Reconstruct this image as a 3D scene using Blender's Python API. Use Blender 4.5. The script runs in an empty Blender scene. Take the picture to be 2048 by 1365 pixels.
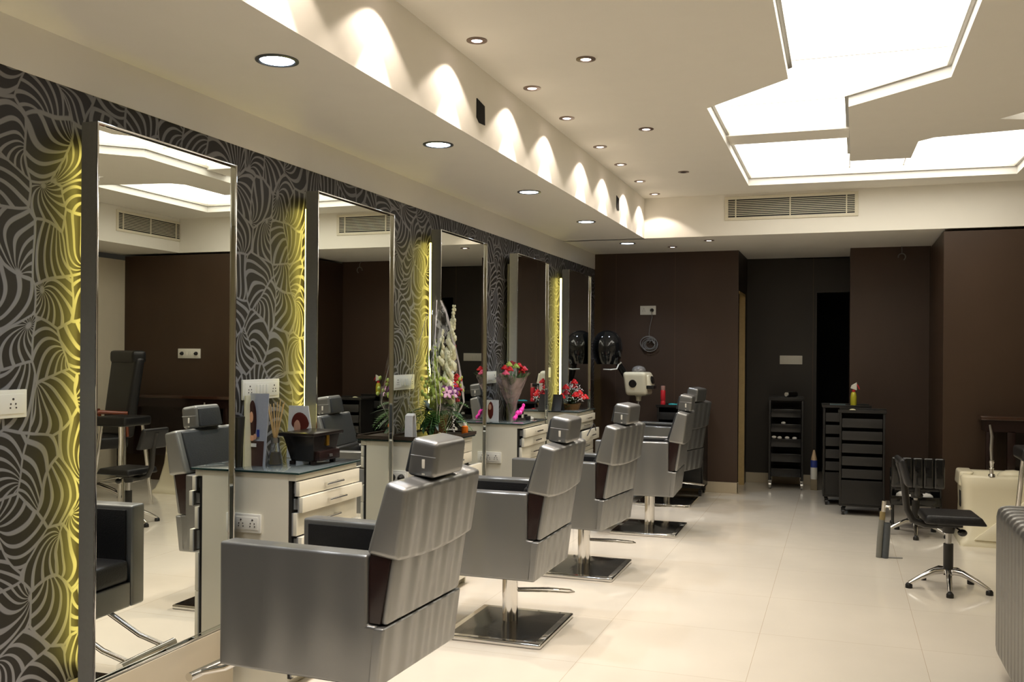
import bpy, bmesh, math, random
from mathutils import Vector, Matrix
from mathutils.geometry import tessellate_polygon
random.seed(7)
S = bpy.context.scene
C = S.collection
PI = math.pi
R = math.radians

# ------------------------------------------------------------------ camera, world, exposure
YAW, ROLL, FPX, CYP = .3345, .0071, 1890.9, 705.0
cd = bpy.data.cameras.new('camera'); cam = bpy.data.objects.new('camera', cd); C.objects.link(cam)
fw = Vector((-math.sin(YAW), math.cos(YAW), 0)); rt = Vector((math.cos(YAW), math.sin(YAW), 0)); up = Vector((0, 0, 1))
r3 = rt * math.cos(ROLL) + up * math.sin(ROLL); u3 = up * math.cos(ROLL) - rt * math.sin(ROLL)
cam.matrix_world = Matrix((( r3.x, u3.x, -fw.x, 0), (r3.y, u3.y, -fw.y, 0), (r3.z, u3.z, -fw.z, 1.5), (0, 0, 0, 1)))
cd.sensor_fit = 'HORIZONTAL'; cd.sensor_width = 36; cd.lens = FPX / 2048 * 36
cd.shift_y = (CYP - 682.5) / 2048; cd.clip_start = .05; cd.clip_end = 60
S.camera = cam
w = bpy.data.worlds.new('world'); S.world = w; w.use_nodes = True
w.node_tree.nodes['Background'].inputs[0].default_value = (1, .86, .66, 1)
w.node_tree.nodes['Background'].inputs[1].default_value = .02
S.view_settings.view_transform = 'Standard'; S.view_settings.look = 'None'
S.view_settings.gamma = 1; S.view_settings.use_curve_mapping = False
S.view_settings.exposure = 0.0
S.cycles.use_denoising = True
S.cycles.max_bounces = 8; S.cycles.diffuse_bounces = 4; S.cycles.glossy_bounces = 5; S.cycles.transparent_max_bounces = 12
S.cycles.caustics_reflective = False; S.cycles.caustics_refractive = False
S.cycles.sample_clamp_indirect = 6

PANEL_E = 4.0      # ceiling light panels
HALO_W = 1.0       # scale of warm halogen spots
LED_W = 1.0        # scale of cool downlights
STRIP_E = 15       # yellow strips behind the mirrors
FILL_E = 1.0

# ------------------------------------------------------------------ materials
MATS = {}
def mat(name, col, rough=.5, metal=0., spec=.5, emit=None, es=0., alpha=1., trans=0., coat=0., bump=None, ior=1.45):
    if name in MATS: return MATS[name]
    m = bpy.data.materials.new(name); m.use_nodes = True; MATS[name] = m
    nt = m.node_tree; b = nt.nodes['Principled BSDF']
    b.inputs['Base Color'].default_value = (*col, 1); b.inputs['Roughness'].default_value = rough
    b.inputs['Metallic'].default_value = metal; b.inputs['Specular IOR Level'].default_value = spec
    b.inputs['IOR'].default_value = ior
    b.inputs['Alpha'].default_value = alpha; b.inputs['Transmission Weight'].default_value = trans
    b.inputs['Coat Weight'].default_value = coat
    if emit: b.inputs['Emission Color'].default_value = (*emit, 1); b.inputs['Emission Strength'].default_value = es
    # a fine grain in colour (and relief) so that every surface has its own procedural texture
    tc = nt.nodes.new('ShaderNodeTexCoord'); nz = nt.nodes.new('ShaderNodeTexNoise')
    sc, amt, bs = bump if bump else (60, .08, .03)
    nz.inputs['Scale'].default_value = sc; nz.inputs['Detail'].default_value = 3
    nt.links.new(tc.outputs['Object'], nz.inputs['Vector'])
    mx = nt.nodes.new('ShaderNodeMix'); mx.data_type = 'RGBA'; mx.blend_type = 'MULTIPLY'
    mx.inputs['Factor'].default_value = 1
    mx.inputs['A'].default_value = (*col, 1)
    rp = nt.nodes.new('ShaderNodeMapRange'); rp.inputs['To Min'].default_value = 1 - amt; rp.inputs['To Max'].default_value = 1 + amt
    nt.links.new(nz.outputs['Fac'], rp.inputs['Value']); nt.links.new(rp.outputs['Result'], mx.inputs['B'])
    if not emit: nt.links.new(mx.outputs['Result'], b.inputs['Base Color'])
    if bs > 0:
        bp = nt.nodes.new('ShaderNodeBump'); bp.inputs['Strength'].default_value = bs; bp.inputs['Distance'].default_value = .01
        nt.links.new(nz.outputs['Fac'], bp.inputs['Height']); nt.links.new(bp.outputs['Normal'], b.inputs['Normal'])
    return m

PAINT = mat('cream_paint', (.87, .84, .76), .75, bump=(7, .02, .02))
PAINT2 = mat('fascia_paint', (.84, .82, .77), .55, bump=(7, .02, .02))
CREAMTRIM = mat('skirting_cream', (.50, .43, .31), .35, bump=(9, .03, .02))
BEIGE = mat('beige_wall_paint', (.62, .56, .44), .7, bump=(9, .05, .03))
BLACKPL = mat('black_plastic', (.012, .011, .010), .35)
BLACKGL = mat('black_gloss', (.008, .008, .008), .08, coat=.5)
BLACKLE = mat('black_leather', (.007, .007, .008), .38, bump=(180, .2, .2))
CHROME = mat('chrome', (.75, .74, .72), .08, 1., bump=(5, .01, 0))
STEEL = mat('brushed_steel', (.45, .44, .42), .3, 1.)
ALU = mat('aluminium_strip', (.55, .52, .46), .35, .8)
WHITEPL = mat('white_plastic', (.74, .72, .64), .35, bump=(20, .02, .01))
WHITELAM = mat('white_laminate', (.72, .68, .55), .22, bump=(20, .02, .01))
GREYED = mat('grey_edge', (.25, .25, .24), .4)
DARKW = mat('dark_wood', (.016, .007, .006), .25, bump=(30, .4, .03))
MIRBOX = mat('mirror_box_grey', (.27, .27, .25), .42, .45)
GLASSTOP = mat('smoked_glass_top', (.16, .19, .19), .06, .0, coat=1.)
GLASSED = mat('glass_edge_green', (.01, .03, .025), .1)
IVORY = mat('ivory_plastic', (.76, .70, .52), .22, bump=(6, .03, .02))
RED = mat('red_petal', (.62, .012, .015), .5)
DRED = mat('dark_red_petal', (.28, .006, .012), .5)
PINK = mat('pink_petal', (.85, .13, .22), .5)
HOTPINK = mat('hot_pink_ribbon', (.95, .06, .45), .3)
PURPLE = mat('purple_petal', (.13, .012, .13), .5)
LILAC = mat('lilac_petal', (.62, .35, .50), .5)
CREAMFL = mat('cream_flower', (.78, .74, .48), .5)
LIME = mat('lime_bud', (.42, .52, .10), .5)
LEAF = mat('green_leaf', (.05, .13, .02), .45)
DLEAF = mat('dark_green_leaf', (.015, .045, .012), .4)
WHITEFL = mat('white_flower', (.85, .85, .85), .5)
WICKER = mat('wicker', (.20, .10, .03), .6, bump=(90, .5, .5))
STICK = mat('reed_stick', (.55, .36, .15), .6)
ORANGE = mat('amber_liquid', (.55, .13, .01), .1)
YELLOWG = mat('yellow_bottle', (.55, .50, .04), .2)
TEAL = mat('teal_plastic', (.02, .35, .38), .35)
REDPL = mat('red_plastic', (.62, .03, .04), .25)
SKIN = mat('printed_skin', (.62, .33, .22), .4)
HAIR = mat('printed_dark_hair', (.035, .010, .010), .4)
HAIR2 = mat('printed_auburn_hair', (.12, .02, .012), .4)
PRINTG = mat('printed_grey_backdrop', (.36, .37, .40), .35)
PRINTW = mat('printed_white', (.72, .71, .68), .4)
PRINTB = mat('printed_brown', (.06, .03, .025), .4)
BLUE = mat('blue_print', (.03, .05, .25), .4)
GOLD = mat('gold_clasp', (.65, .38, .05), .3, 1.)
TOWEL = mat('white_towel', (.72, .70, .66), .9, bump=(200, .1, .4))
TIMBER = mat('pale_timber', (.50, .36, .16), .5, bump=(30, .15, .02))
TAPE = mat('grey_tape', (.17, .17, .15), .5)
REDWOOD = mat('red_brown_wood', (.18, .035, .012), .2)
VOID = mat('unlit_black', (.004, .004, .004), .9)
SOCK = mat('socket_hole', (.05, .04, .035), .6)
MIRROR = mat('mirror_glass', (.86, .88, .83), .0, 1., bump=(3, 0, 0))
HEADGREY = mat('grey_headrest_front', (.028, .031, .034), .38, bump=(150, .2, .15))

def nodes_mat(name):
    m = bpy.data.materials.new(name); m.use_nodes = True
    return m, m.node_tree, m.node_tree.nodes['Principled BSDF']
def M(nt, op, a, b=None, c=None):
    n = nt.nodes.new('ShaderNodeMath'); n.operation = op
    for i, v in enumerate((a, b, c)):
        if v is None: continue
        if isinstance(v, (int, float)): n.inputs[i].default_value = v
        else: nt.links.new(v, n.inputs[i])
    return n.outputs[0]
def smooth(nt, v, lo, hi):
    n = nt.nodes.new('ShaderNodeMapRange'); n.interpolation_type = 'SMOOTHSTEP'
    nt.links.new(v, n.inputs['Value']); n.inputs['From Min'].default_value = lo; n.inputs['From Max'].default_value = hi
    return n.outputs['Result']
def emitter(name, col, st):
    m = bpy.data.materials.new(name); m.use_nodes = True; nt = m.node_tree; nt.nodes.clear()
    e = nt.nodes.new('ShaderNodeEmission'); o = nt.nodes.new('ShaderNodeOutputMaterial')
    e.inputs[0].default_value = (*col, 1); e.inputs[1].default_value = st; nt.links.new(e.outputs[0], o.inputs[0]); return m
PANELM = emitter('lit_ceiling_diffuser', (1, .94, .82), PANEL_E)
HALOM = emitter('halogen_lens', (1, .80, .72), 12)
LEDM = emitter('cool_led_lens', (.72, .84, 1), 14)
STRIPM = emitter('yellow_strip', (1, .83, .16), STRIP_E)

# wallpaper of fan-shaped leaves: cells with ribs fanning from a point on each cell's rim
def wallpaper():
    m, nt, b = nodes_mat('leaf_wallpaper')
    tc = nt.nodes.new('ShaderNodeTexCoord'); sp = nt.nodes.new('ShaderNodeSeparateXYZ'); nt.links.new(tc.outputs['Object'], sp.inputs[0])
    nz = nt.nodes.new('ShaderNodeTexNoise'); nz.inputs['Scale'].default_value = 5; nz.inputs['Detail'].default_value = 0
    nt.links.new(tc.outputs['Object'], nz.inputs['Vector'])
    ns = nt.nodes.new('ShaderNodeSeparateXYZ'); nt.links.new(nz.outputs['Color'], ns.inputs[0])
    y = M(nt, 'ADD', M(nt, 'MULTIPLY', sp.outputs['Y'], 6.2), M(nt, 'MULTIPLY', ns.outputs[0], .6))
    z = M(nt, 'ADD', M(nt, 'MULTIPLY', sp.outputs['Z'], 5.4), M(nt, 'MULTIPLY', ns.outputs[1], .6))
    cb = nt.nodes.new('ShaderNodeCombineXYZ'); nt.links.new(y, cb.inputs[0]); nt.links.new(z, cb.inputs[1])
    v = nt.nodes.new('ShaderNodeTexVoronoi'); v.voronoi_dimensions = '2D'; v.inputs['Scale'].default_value = 1; v.inputs['Randomness'].default_value = .75
    e = nt.nodes.new('ShaderNodeTexVoronoi'); e.voronoi_dimensions = '2D'; e.feature = 'DISTANCE_TO_EDGE'; e.inputs['Scale'].default_value = 1; e.inputs['Randomness'].default_value = .75
    nt.links.new(cb.outputs[0], v.inputs['Vector']); nt.links.new(cb.outputs[0], e.inputs['Vector'])
    rel = nt.nodes.new('ShaderNodeVectorMath'); rel.operation = 'SUBTRACT'; nt.links.new(cb.outputs[0], rel.inputs[0]); nt.links.new(v.outputs['Position'], rel.inputs[1])
    rs = nt.nodes.new('ShaderNodeSeparateXYZ'); nt.links.new(rel.outputs[0], rs.inputs[0])
    cs = nt.nodes.new('ShaderNodeSeparateColor'); nt.links.new(v.outputs['Color'], cs.inputs[0])
    ang = M(nt, 'MULTIPLY', cs.outputs[0], 2 * PI)
    px = M(nt, 'ADD', rs.outputs[0], M(nt, 'MULTIPLY', M(nt, 'COSINE', ang), .62))
    py = M(nt, 'ADD', rs.outputs[1], M(nt, 'MULTIPLY', M(nt, 'SINE', ang), .62))
    ln = M(nt, 'SQRT', M(nt, 'ADD', M(nt, 'MULTIPLY', px, px), M(nt, 'MULTIPLY', py, py)))
    # polar angle measured about the leaf's own axis, bent with the distance so that the ribs curve
    ca, sa = M(nt, 'COSINE', ang), M(nt, 'SINE', ang)
    ax = M(nt, 'ADD', M(nt, 'MULTIPLY', px, ca), M(nt, 'MULTIPLY', py, sa))
    ay = M(nt, 'SUBTRACT', M(nt, 'MULTIPLY', py, ca), M(nt, 'MULTIPLY', px, sa))
    th = M(nt, 'ARCTAN2', ay, ax)
    sgn = M(nt, 'SUBTRACT', M(nt, 'MULTIPLY', M(nt, 'GREATER_THAN', cs.outputs[1], .5), 2), 1)
    th2 = M(nt, 'ADD', th, M(nt, 'MULTIPLY', M(nt, 'MULTIPLY', ln, sgn), .95))
    st = M(nt, 'ABSOLUTE', M(nt, 'SINE', M(nt, 'MULTIPLY', th2, 8.5)))
    rib = M(nt, 'SUBTRACT', 1, smooth(nt, st, .38, .60))
    edge = M(nt, 'SUBTRACT', 1, smooth(nt, e.outputs['Distance'], .020, .040))
    hub = M(nt, 'SUBTRACT', 1, smooth(nt, ln, .05, .10))
    msk = M(nt, 'MAXIMUM', M(nt, 'MAXIMUM', rib, edge), hub)
    mx = nt.nodes.new('ShaderNodeMix'); mx.data_type = 'RGBA'
    mx.inputs['A'].default_value = (.020, .017, .016, 1); mx.inputs['B'].default_value = (.20, .195, .20, 1)
    nt.links.new(msk, mx.inputs['Factor']); nt.links.new(mx.outputs['Result'], b.inputs['Base Color'])
    b.inputs['Roughness'].default_value = .5; b.inputs['Specular IOR Level'].default_value = .3
    bp = nt.nodes.new('ShaderNodeBump'); bp.inputs['Strength'].default_value = .3; bp.inputs['Distance'].default_value = .002
    nt.links.new(msk, bp.inputs['Height']); nt.links.new(bp.outputs['Normal'], b.inputs['Normal'])
    return m
WALLPAPER = wallpaper()

def floor_mat():
    m, nt, b = nodes_mat('polished_cream_tiles')
    tc = nt.nodes.new('ShaderNodeTexCoord'); mp = nt.nodes.new('ShaderNodeMapping')
    mp.inputs['Location'].default_value = (.4, .37, 0); nt.links.new(tc.outputs['Object'], mp.inputs[0])
    br = nt.nodes.new('ShaderNodeTexBrick'); br.offset = 0; br.inputs['Scale'].default_value = 1
    br.inputs['Brick Width'].default_value = .8; br.inputs['Row Height'].default_value = .8; br.inputs['Mortar Size'].default_value = .0016
    br.inputs['Mortar Smooth'].default_value = .3
    br.inputs['Color1'].default_value = (.76, .70, .595, 1); br.inputs['Color2'].default_value = (.745, .685, .58, 1); br.inputs['Mortar'].default_value = (.55, .46, .34, 1)
    nt.links.new(mp.outputs[0], br.inputs['Vector'])
    nz = nt.nodes.new('ShaderNodeTexNoise'); nz.inputs['Scale'].default_value = 2.2; nz.inputs['Detail'].default_value = 5
    nt.links.new(tc.outputs['Object'], nz.inputs['Vector'])
    rp = nt.nodes.new('ShaderNodeMapRange'); rp.inputs['To Min'].default_value = .93; rp.inputs['To Max'].default_value = 1.06; nt.links.new(nz.outputs['Fac'], rp.inputs['Value'])
    mx = nt.nodes.new('ShaderNodeMix'); mx.data_type = 'RGBA'; mx.blend_type = 'MULTIPLY'; mx.inputs['Factor'].default_value = 1
    nt.links.new(br.outputs['Color'], mx.inputs['A']); nt.links.new(rp.outputs['Result'], mx.inputs['B']); nt.links.new(mx.outputs['Result'], b.inputs['Base Color'])
    # dusty footmarks
    n2 = nt.nodes.new('ShaderNodeTexNoise'); n2.inputs['Scale'].default_value = 9; n2.inputs['Detail'].default_value = 8; nt.links.new(tc.outputs['Object'], n2.inputs['Vector'])
    r2 = nt.nodes.new('ShaderNodeMapRange'); r2.inputs['From Min'].default_value = .35; r2.inputs['From Max'].default_value = .7
    r2.inputs['To Min'].default_value = .06; r2.inputs['To Max'].default_value = .17; nt.links.new(n2.outputs['Fac'], r2.inputs['Value']); nt.links.new(r2.outputs['Result'], b.inputs['Roughness'])
    return m
FLOORM = floor_mat()

def brown_mat(name, col, rough=.45):
    m, nt, b = nodes_mat(name)
    tc = nt.nodes.new('ShaderNodeTexCoord'); nz = nt.nodes.new('ShaderNodeTexNoise'); nz.inputs['Scale'].default_value = 3; nz.inputs['Detail'].default_value = 8
    mp = nt.nodes.new('ShaderNodeMapping'); mp.inputs['Scale'].default_value = (1, 1, .35)
    nt.links.new(tc.outputs['Object'], mp.inputs[0]); nt.links.new(mp.outputs[0], nz.inputs['Vector'])
    rp = nt.nodes.new('ShaderNodeMapRange'); rp.inputs['To Min'].default_value = .8; rp.inputs['To Max'].default_value = 1.2; nt.links.new(nz.outputs['Fac'], rp.inputs['Value'])
    mx = nt.nodes.new('ShaderNodeMix'); mx.data_type = 'RGBA'; mx.blend_type = 'MULTIPLY'; mx.inputs['Factor'].default_value = 1; mx.inputs['A'].default_value = (*col, 1)
    nt.links.new(rp.outputs['Result'], mx.inputs['B']); nt.links.new(mx.outputs['Result'], b.inputs['Base Color'])
    b.inputs['Roughness'].default_value = rough; b.inputs['Specular IOR Level'].default_value = .35
    n2 = nt.nodes.new('ShaderNodeTexNoise'); n2.inputs['Scale'].default_value = 160; nt.links.new(tc.outputs['Object'], n2.inputs['Vector'])
    bp = nt.nodes.new('ShaderNodeBump'); bp.inputs['Strength'].default_value = .15; bp.inputs['Distance'].default_value = .004
    nt.links.new(n2.outputs['Fac'], bp.inputs['Height']); nt.links.new(bp.outputs['Normal'], b.inputs['Normal'])
    return m
BROWN = brown_mat('brown_wall_laminate', (.060, .036, .024))
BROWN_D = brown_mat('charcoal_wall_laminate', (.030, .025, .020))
BROWN_R = brown_mat('red_brown_wall_laminate', (.052, .031, .019), .35)

def silver(name, col, wl=.085, amp=.5, horizontal=False):
    """silver leatherette gathered into soft vertical folds"""
    m, nt, b = nodes_mat(name)
    tc = nt.nodes.new('ShaderNodeTexCoord'); sp = nt.nodes.new('ShaderNodeSeparateXYZ'); nt.links.new(tc.outputs['Object'], sp.inputs[0])
    nz = nt.nodes.new('ShaderNodeTexNoise'); nz.inputs['Scale'].default_value = 1.5; nt.links.new(tc.outputs['Object'], nz.inputs['Vector'])
    ax = sp.outputs['Y'] if horizontal else sp.outputs['X']
    ph = M(nt, 'ADD', M(nt, 'MULTIPLY', ax, 2 * PI / wl), M(nt, 'MULTIPLY', nz.outputs['Fac'], 2.2))
    wv = M(nt, 'SINE', ph)
    n2 = nt.nodes.new('ShaderNodeTexNoise'); n2.inputs['Scale'].default_value = 220; nt.links.new(tc.outputs['Object'], n2.inputs['Vector'])
    hgt = M(nt, 'ADD', M(nt, 'MULTIPLY', wv, 1), M(nt, 'MULTIPLY', n2.outputs['Fac'], .06))
    bp = nt.nodes.new('ShaderNodeBump'); bp.inputs['Strength'].default_value = amp; bp.inputs['Distance'].default_value = .012
    nt.links.new(hgt, bp.inputs['Height']); nt.links.new(bp.outputs['Normal'], b.inputs['Normal'])
    b.inputs['Base Color'].default_value = (*col, 1); b.inputs['Metallic'].default_value = .75; b.inputs['Roughness'].default_value = .36
    return m
SILVER = silver('silver_leatherette_plain', (.225, .227, .222), .20, .28, True)
SILVERP = silver('silver_leatherette_pleated', (.275, .277, .270), .12, .38)
SILVERS = silver('silver_leatherette_sofa', (.22, .215, .205), .085, .6, True)

def cello():
    m = bpy.data.materials.new('cellophane'); m.use_nodes = True; nt = m.node_tree; nt.nodes.clear()
    t = nt.nodes.new('ShaderNodeBsdfTransparent'); g = nt.nodes.new('ShaderNodeBsdfGlossy'); g.inputs['Roughness'].default_value = .08
    g.inputs['Color'].default_value = (.9, .88, .85, 1)
    nz = nt.nodes.new('ShaderNodeTexNoise'); nz.inputs['Scale'].default_value = 6; nz.inputs['Detail'].default_value = 2
    tc = nt.nodes.new('ShaderNodeTexCoord'); nt.links.new(tc.outputs['Object'], nz.inputs['Vector'])
    bp = nt.nodes.new('ShaderNodeBump'); bp.inputs['Strength'].default_value = .9; bp.inputs['Distance'].default_value = .03
    nt.links.new(nz.outputs['Fac'], bp.inputs['Height']); nt.links.new(bp.outputs['Normal'], g.inputs['Normal'])
    mx = nt.nodes.new('ShaderNodeMixShader'); mx.inputs[0].default_value = .05
    o = nt.nodes.new('ShaderNodeOutputMaterial')
    nt.links.new(t.outputs[0], mx.inputs[1]); nt.links.new(g.outputs[0], mx.inputs[2]); nt.links.new(mx.outputs[0], o.inputs[0]); return m
CELLO = cello()
def wrapm(name, col, f):
    m = bpy.data.materials.new(name); m.use_nodes = True; nt = m.node_tree
    b = nt.nodes['Principled BSDF']; b.inputs['Base Color'].default_value = (*col, 1); b.inputs['Roughness'].default_value = .25
    nz = nt.nodes.new('ShaderNodeTexNoise'); nz.inputs['Scale'].default_value = 12; nz.inputs['Detail'].default_value = 6
    tc = nt.nodes.new('ShaderNodeTexCoord'); nt.links.new(tc.outputs['Object'], nz.inputs['Vector'])
    rp = nt.nodes.new('ShaderNodeMapRange'); rp.inputs['From Min'].default_value = .35; rp.inputs['From Max'].default_value = .65
    rp.inputs['To Min'].default_value = f - .3; rp.inputs['To Max'].default_value = f + .25
    nt.links.new(nz.outputs['Fac'], rp.inputs['Value']); nt.links.new(rp.outputs['Result'], b.inputs['Alpha'])
    bp = nt.nodes.new('ShaderNodeBump'); bp.inputs['Strength'].default_value = .8; bp.inputs['Distance'].default_value = .02
    nt.links.new(nz.outputs['Fac'], bp.inputs['Height']); nt.links.new(bp.outputs['Normal'], b.inputs['Normal'])
    return m
NETWRAP = wrapm('crinkled_pink_wrap', (.50, .38, .36), .6)
CLEARG = mat('clear_glass', (.9, .9, .85), .02, trans=.95, ior=1.2)

# ------------------------------------------------------------------ mesh builder
class MB:
    def __init__(s): s.bm = bmesh.new()
    def hexa(s, pts, bev=0., seg=2):
        """8 corners: bottom 4 then top 4, same winding"""
        t = bmesh.new(); v = [t.verts.new(p) for p in pts]
        for f in ((3, 2, 1, 0), (4, 5, 6, 7), (0, 1, 5, 4), (1, 2, 6, 5), (2, 3, 7, 6), (3, 0, 4, 7)): t.faces.new([v[i] for i in f])
        bmesh.ops.recalc_face_normals(t, faces=t.faces)
        if bev > 0: bmesh.ops.bevel(t, geom=list(t.edges), offset=bev, segments=seg, profile=.6, affect='EDGES', clamp_overlap=True)
        return s.add(t)
    def add(s, t, mw=None):
        me = bpy.data.meshes.new('t'); t.to_mesh(me); t.free()
        if mw: me.transform(mw)
        s.bm.from_mesh(me); bpy.data.meshes.remove(me); return s
    def box(s, x0, x1, y0, y1, z0, z1, bev=0., seg=2, mw=None):
        t = bmesh.new(); v = [t.verts.new(p) for p in ((x0, y0, z0), (x1, y0, z0), (x1, y1, z0), (x0, y1, z0), (x0, y0, z1), (x1, y0, z1), (x1, y1, z1), (x0, y1, z1))]
        for f in ((3, 2, 1, 0), (4, 5, 6, 7), (0, 1, 5, 4), (1, 2, 6, 5), (2, 3, 7, 6), (3, 0, 4, 7)): t.faces.new([v[i] for i in f])
        if bev > 0: bmesh.ops.bevel(t, geom=list(t.edges), offset=bev, segments=seg, profile=.6, affect='EDGES', clamp_overlap=True)
        return s.add(t, mw)
    def prism(s, poly, axis, a, b, bev=0., seg=2):
        """2D polygon extruded along axis (0,1,2) from a to b"""
        def P(u, v, k):
            return (k, u, v) if axis == 0 else ((u, k, v) if axis == 1 else (u, v, k))
        t = bmesh.new(); n = len(poly)
        A = [t.verts.new(P(u, v, a)) for u, v in poly]; B = [t.verts.new(P(u, v, b)) for u, v in poly]
        t.faces.new(A); t.faces.new(B[::-1])
        for i in range(n): t.faces.new((A[i], B[i], B[(i + 1) % n], A[(i + 1) % n]))
        bmesh.ops.recalc_face_normals(t, faces=t.faces)
        if bev > 0: bmesh.ops.bevel(t, geom=list(t.edges), offset=bev, segments=seg, profile=.6, affect='EDGES', clamp_overlap=True)
        return s.add(t)
    def tube(s, pts, r, n=10, closed=False, caps=True):
        pts = [Vector(p) for p in pts]; m = len(pts); t = bmesh.new(); rings = []; prev = None
        for i, p in enumerate(pts):
            if closed: d = (pts[(i + 1) % m] - pts[i - 1]).normalized()
            else: d = ((pts[min(i + 1, m - 1)] - p).normalized() + (p - pts[max(i - 1, 0)]).normalized()).normalized()
            if prev is None:
                a = d.cross(Vector((0, 0, 1)));
                if a.length < .05: a = d.cross(Vector((1, 0, 0)))
            else: a = prev - d * prev.dot(d)
            a.normalize(); prev = a; b = d.cross(a)
            rr = r[i] if isinstance(r, (list, tuple)) else r
            rings.append([t.verts.new(p + (a * math.cos(2 * PI * k / n) + b * math.sin(2 * PI * k / n)) * rr) for k in range(n)])
        for i in range(m if closed else m - 1):
            q, w2 = rings[i], rings[(i + 1) % m]
            for k in range(n): t.faces.new((q[k], q[(k + 1) % n], w2[(k + 1) % n], w2[k]))
        if caps and not closed:
            t.faces.new(rings[0][::-1]); t.faces.new(rings[-1])
        bmesh.ops.recalc_face_normals(t, faces=t.faces)
        return s.add(t)
    def lathe(s, prof, c=(0, 0, 0), n=20, mw=None, wob=None):
        t = bmesh.new(); rings = []
        for r, z in prof:
            if r < 1e-5: rings.append([t.verts.new((c[0], c[1], c[2] + z))])
            else: rings.append([t.verts.new((c[0] + r * (wob(k, z) if wob else 1) * math.cos(2 * PI * k / n), c[1] + r * (wob(k, z) if wob else 1) * math.sin(2 * PI * k / n), c[2] + z)) for k in range(n)])
        for a, b in zip(rings, rings[1:]):
            if len(a) == 1 and len(b) == 1: continue
            for k in range(n):
                k2 = (k + 1) % n
                if len(a) == 1: t.faces.new((a[0], b[k], b[k2]))
                elif len(b) == 1: t.faces.new((a[k], b[0], a[k2]))
                else: t.faces.new((a[k], b[k], b[k2], a[k2]))
        bmesh.ops.recalc_face_normals(t, faces=t.faces)
        return s.add(t, mw)
    def ball(s, c, r, sc=(1, 1, 1), sub=1, rot=None):
        t = bmesh.new(); bmesh.ops.create_icosphere(t, subdivisions=sub, radius=r)
        mw = Matrix.Translation(c) @ (rot.to_4x4() if rot else Matrix.Identity(4)) @ Matrix.Diagonal((*sc, 1))
        return s.add(t, mw)
    def quad(s, pts):
        t = bmesh.new(); t.faces.new([t.verts.new(p) for p in pts]); return s.add(t)
    def build(s, name, m, parent=None, smooth_ang=38):
        me = bpy.data.meshes.new(name); s.bm.to_mesh(me); s.bm.free()
        me.materials.append(m)
        if smooth_ang:
            me.polygons.foreach_set('use_smooth', [True] * len(me.polygons)); me.set_sharp_from_angle(angle=R(smooth_ang))
        o = bpy.data.objects.new(name, me); C.objects.link(o)
        if parent: o.parent = parent
        return o

def tag(o, label=None, cat=None, group=None, kind=None):
    if label: o['label'] = label
    if cat: o['category'] = cat
    if group: o['group'] = group
    if kind: o['kind'] = kind
    return o
def thing(name, label, cat, loc=(0, 0, 0), rz=0., group=None):
    o = bpy.data.objects.new(name, None); C.objects.link(o); o.empty_display_size = .1
    o.location = loc; o.rotation_euler = (0, 0, rz); return tag(o, label, cat, group)
def struct(name, mb, m, sm=None): return tag(mb.build(name, m, None, sm), kind='structure')
def dup(root, loc=None, rz=None, label=None, group=None):
    def cp(o, par):
        c = o.copy(); C.objects.link(c); c.parent = par
        for ch in [k for k in KIDS.get(o.name, [])]: KIDS.setdefault(c.name, []).append(cp(ch, c))
        return c
    KIDS = {}
    for o in bpy.data.objects:
        if o.parent: KIDS.setdefault(o.parent.name, []).append(o)
    c = root.copy(); C.objects.link(c)
    for ch in KIDS.get(root.name, []): cp(ch, c)
    if loc is not None: c.location = loc
    if rz is not None: c.rotation_euler = (0, 0, rz)
    if label: c['label'] = label
    if group: c['group'] = group
    return c
def spot(parent, loc, size, blend, power, col, rad=.02, rot=(0, 0, 0)):
    l = bpy.data.lights.new('spot_lamp', 'SPOT'); l.spot_size = R(size); l.spot_blend = blend; l.energy = power; l.color = col; l.shadow_soft_size = rad
    o = bpy.data.objects.new('spot_lamp', l); C.objects.link(o); o.parent = parent; o.location = loc; o.rotation_euler = rot; return o

# ------------------------------------------------------------------ room
XL, XR, XB = -2.628, 2.75, 2.0           # left wall, right wall, right bulkhead
ZS, ZC, ZW = 2.612, 2.998, 2.442         # soffit, ceiling, top of wallpaper
YB, YW, YR, YN = 9.068, 10.384, 11.375, -2.6
XI = -1.803; XD = -1.04
struct('floor', MB().box(XL, XR, YN, YR + 1.6, -.08, 0), FLOORM)
struct('wall_left', MB().box(XL - .12, XL, YN, YW + .1, 0, ZW), WALLPAPER)
struct('trim_1', MB().box(XL - .12, XL + .004, YN, YW, ZW, ZS), PAINT2)
struct('ceiling_soffit_left', MB().box(XL - .12, XI, YN, YB + .05, ZS, ZC + .02), PAINT)
struct('ceiling_soffit_back', MB().box(XL - .12, XR + .1, YB, YR + .1, ZS, ZC + .02), PAINT)
struct('ceiling_soffit_right', MB().box(XB, XR + .1, YN, YB + .01, ZS, ZC + .02), PAINT)
# ceiling with the light recess cut out
main = [(-.28, 1.2), (-.28, 5.345), (-.78, 5.84), (-.783, 8.63), (1.36, 8.70), (1.36, 6.98), (.60, 7.09), (.505, 7.19), (.495, 7.775), (.062, 7.765), (.035, 6.06), (.553, 5.575), (.553, 1.2)]
small = [(.94, 6.655), (1.30, 6.80), (1.30, 6.32), (1.12, 6.43)]
outer = [(XI - .01, YN), (XB + .01, YN), (XB + .01, YB + .01), (XI - .01, YB + .01)]
def ceiling_plate(polys, z0, z1):
    t = bmesh.new(); allp = [p for pl in polys for p in pl]
    for z in (z0, z1):
        vs = [t.verts.new((x, y, z)) for x, y in allp]
        for tri in tessellate_polygon([[Vector((x, y, 0)) for x, y in pl] for pl in polys]):
            try: t.faces.new([vs[i] for i in tri])
            except ValueError: pass
    bmesh.ops.recalc_face_normals(t, faces=t.faces); m = MB(); m.add(t); return m
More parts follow.
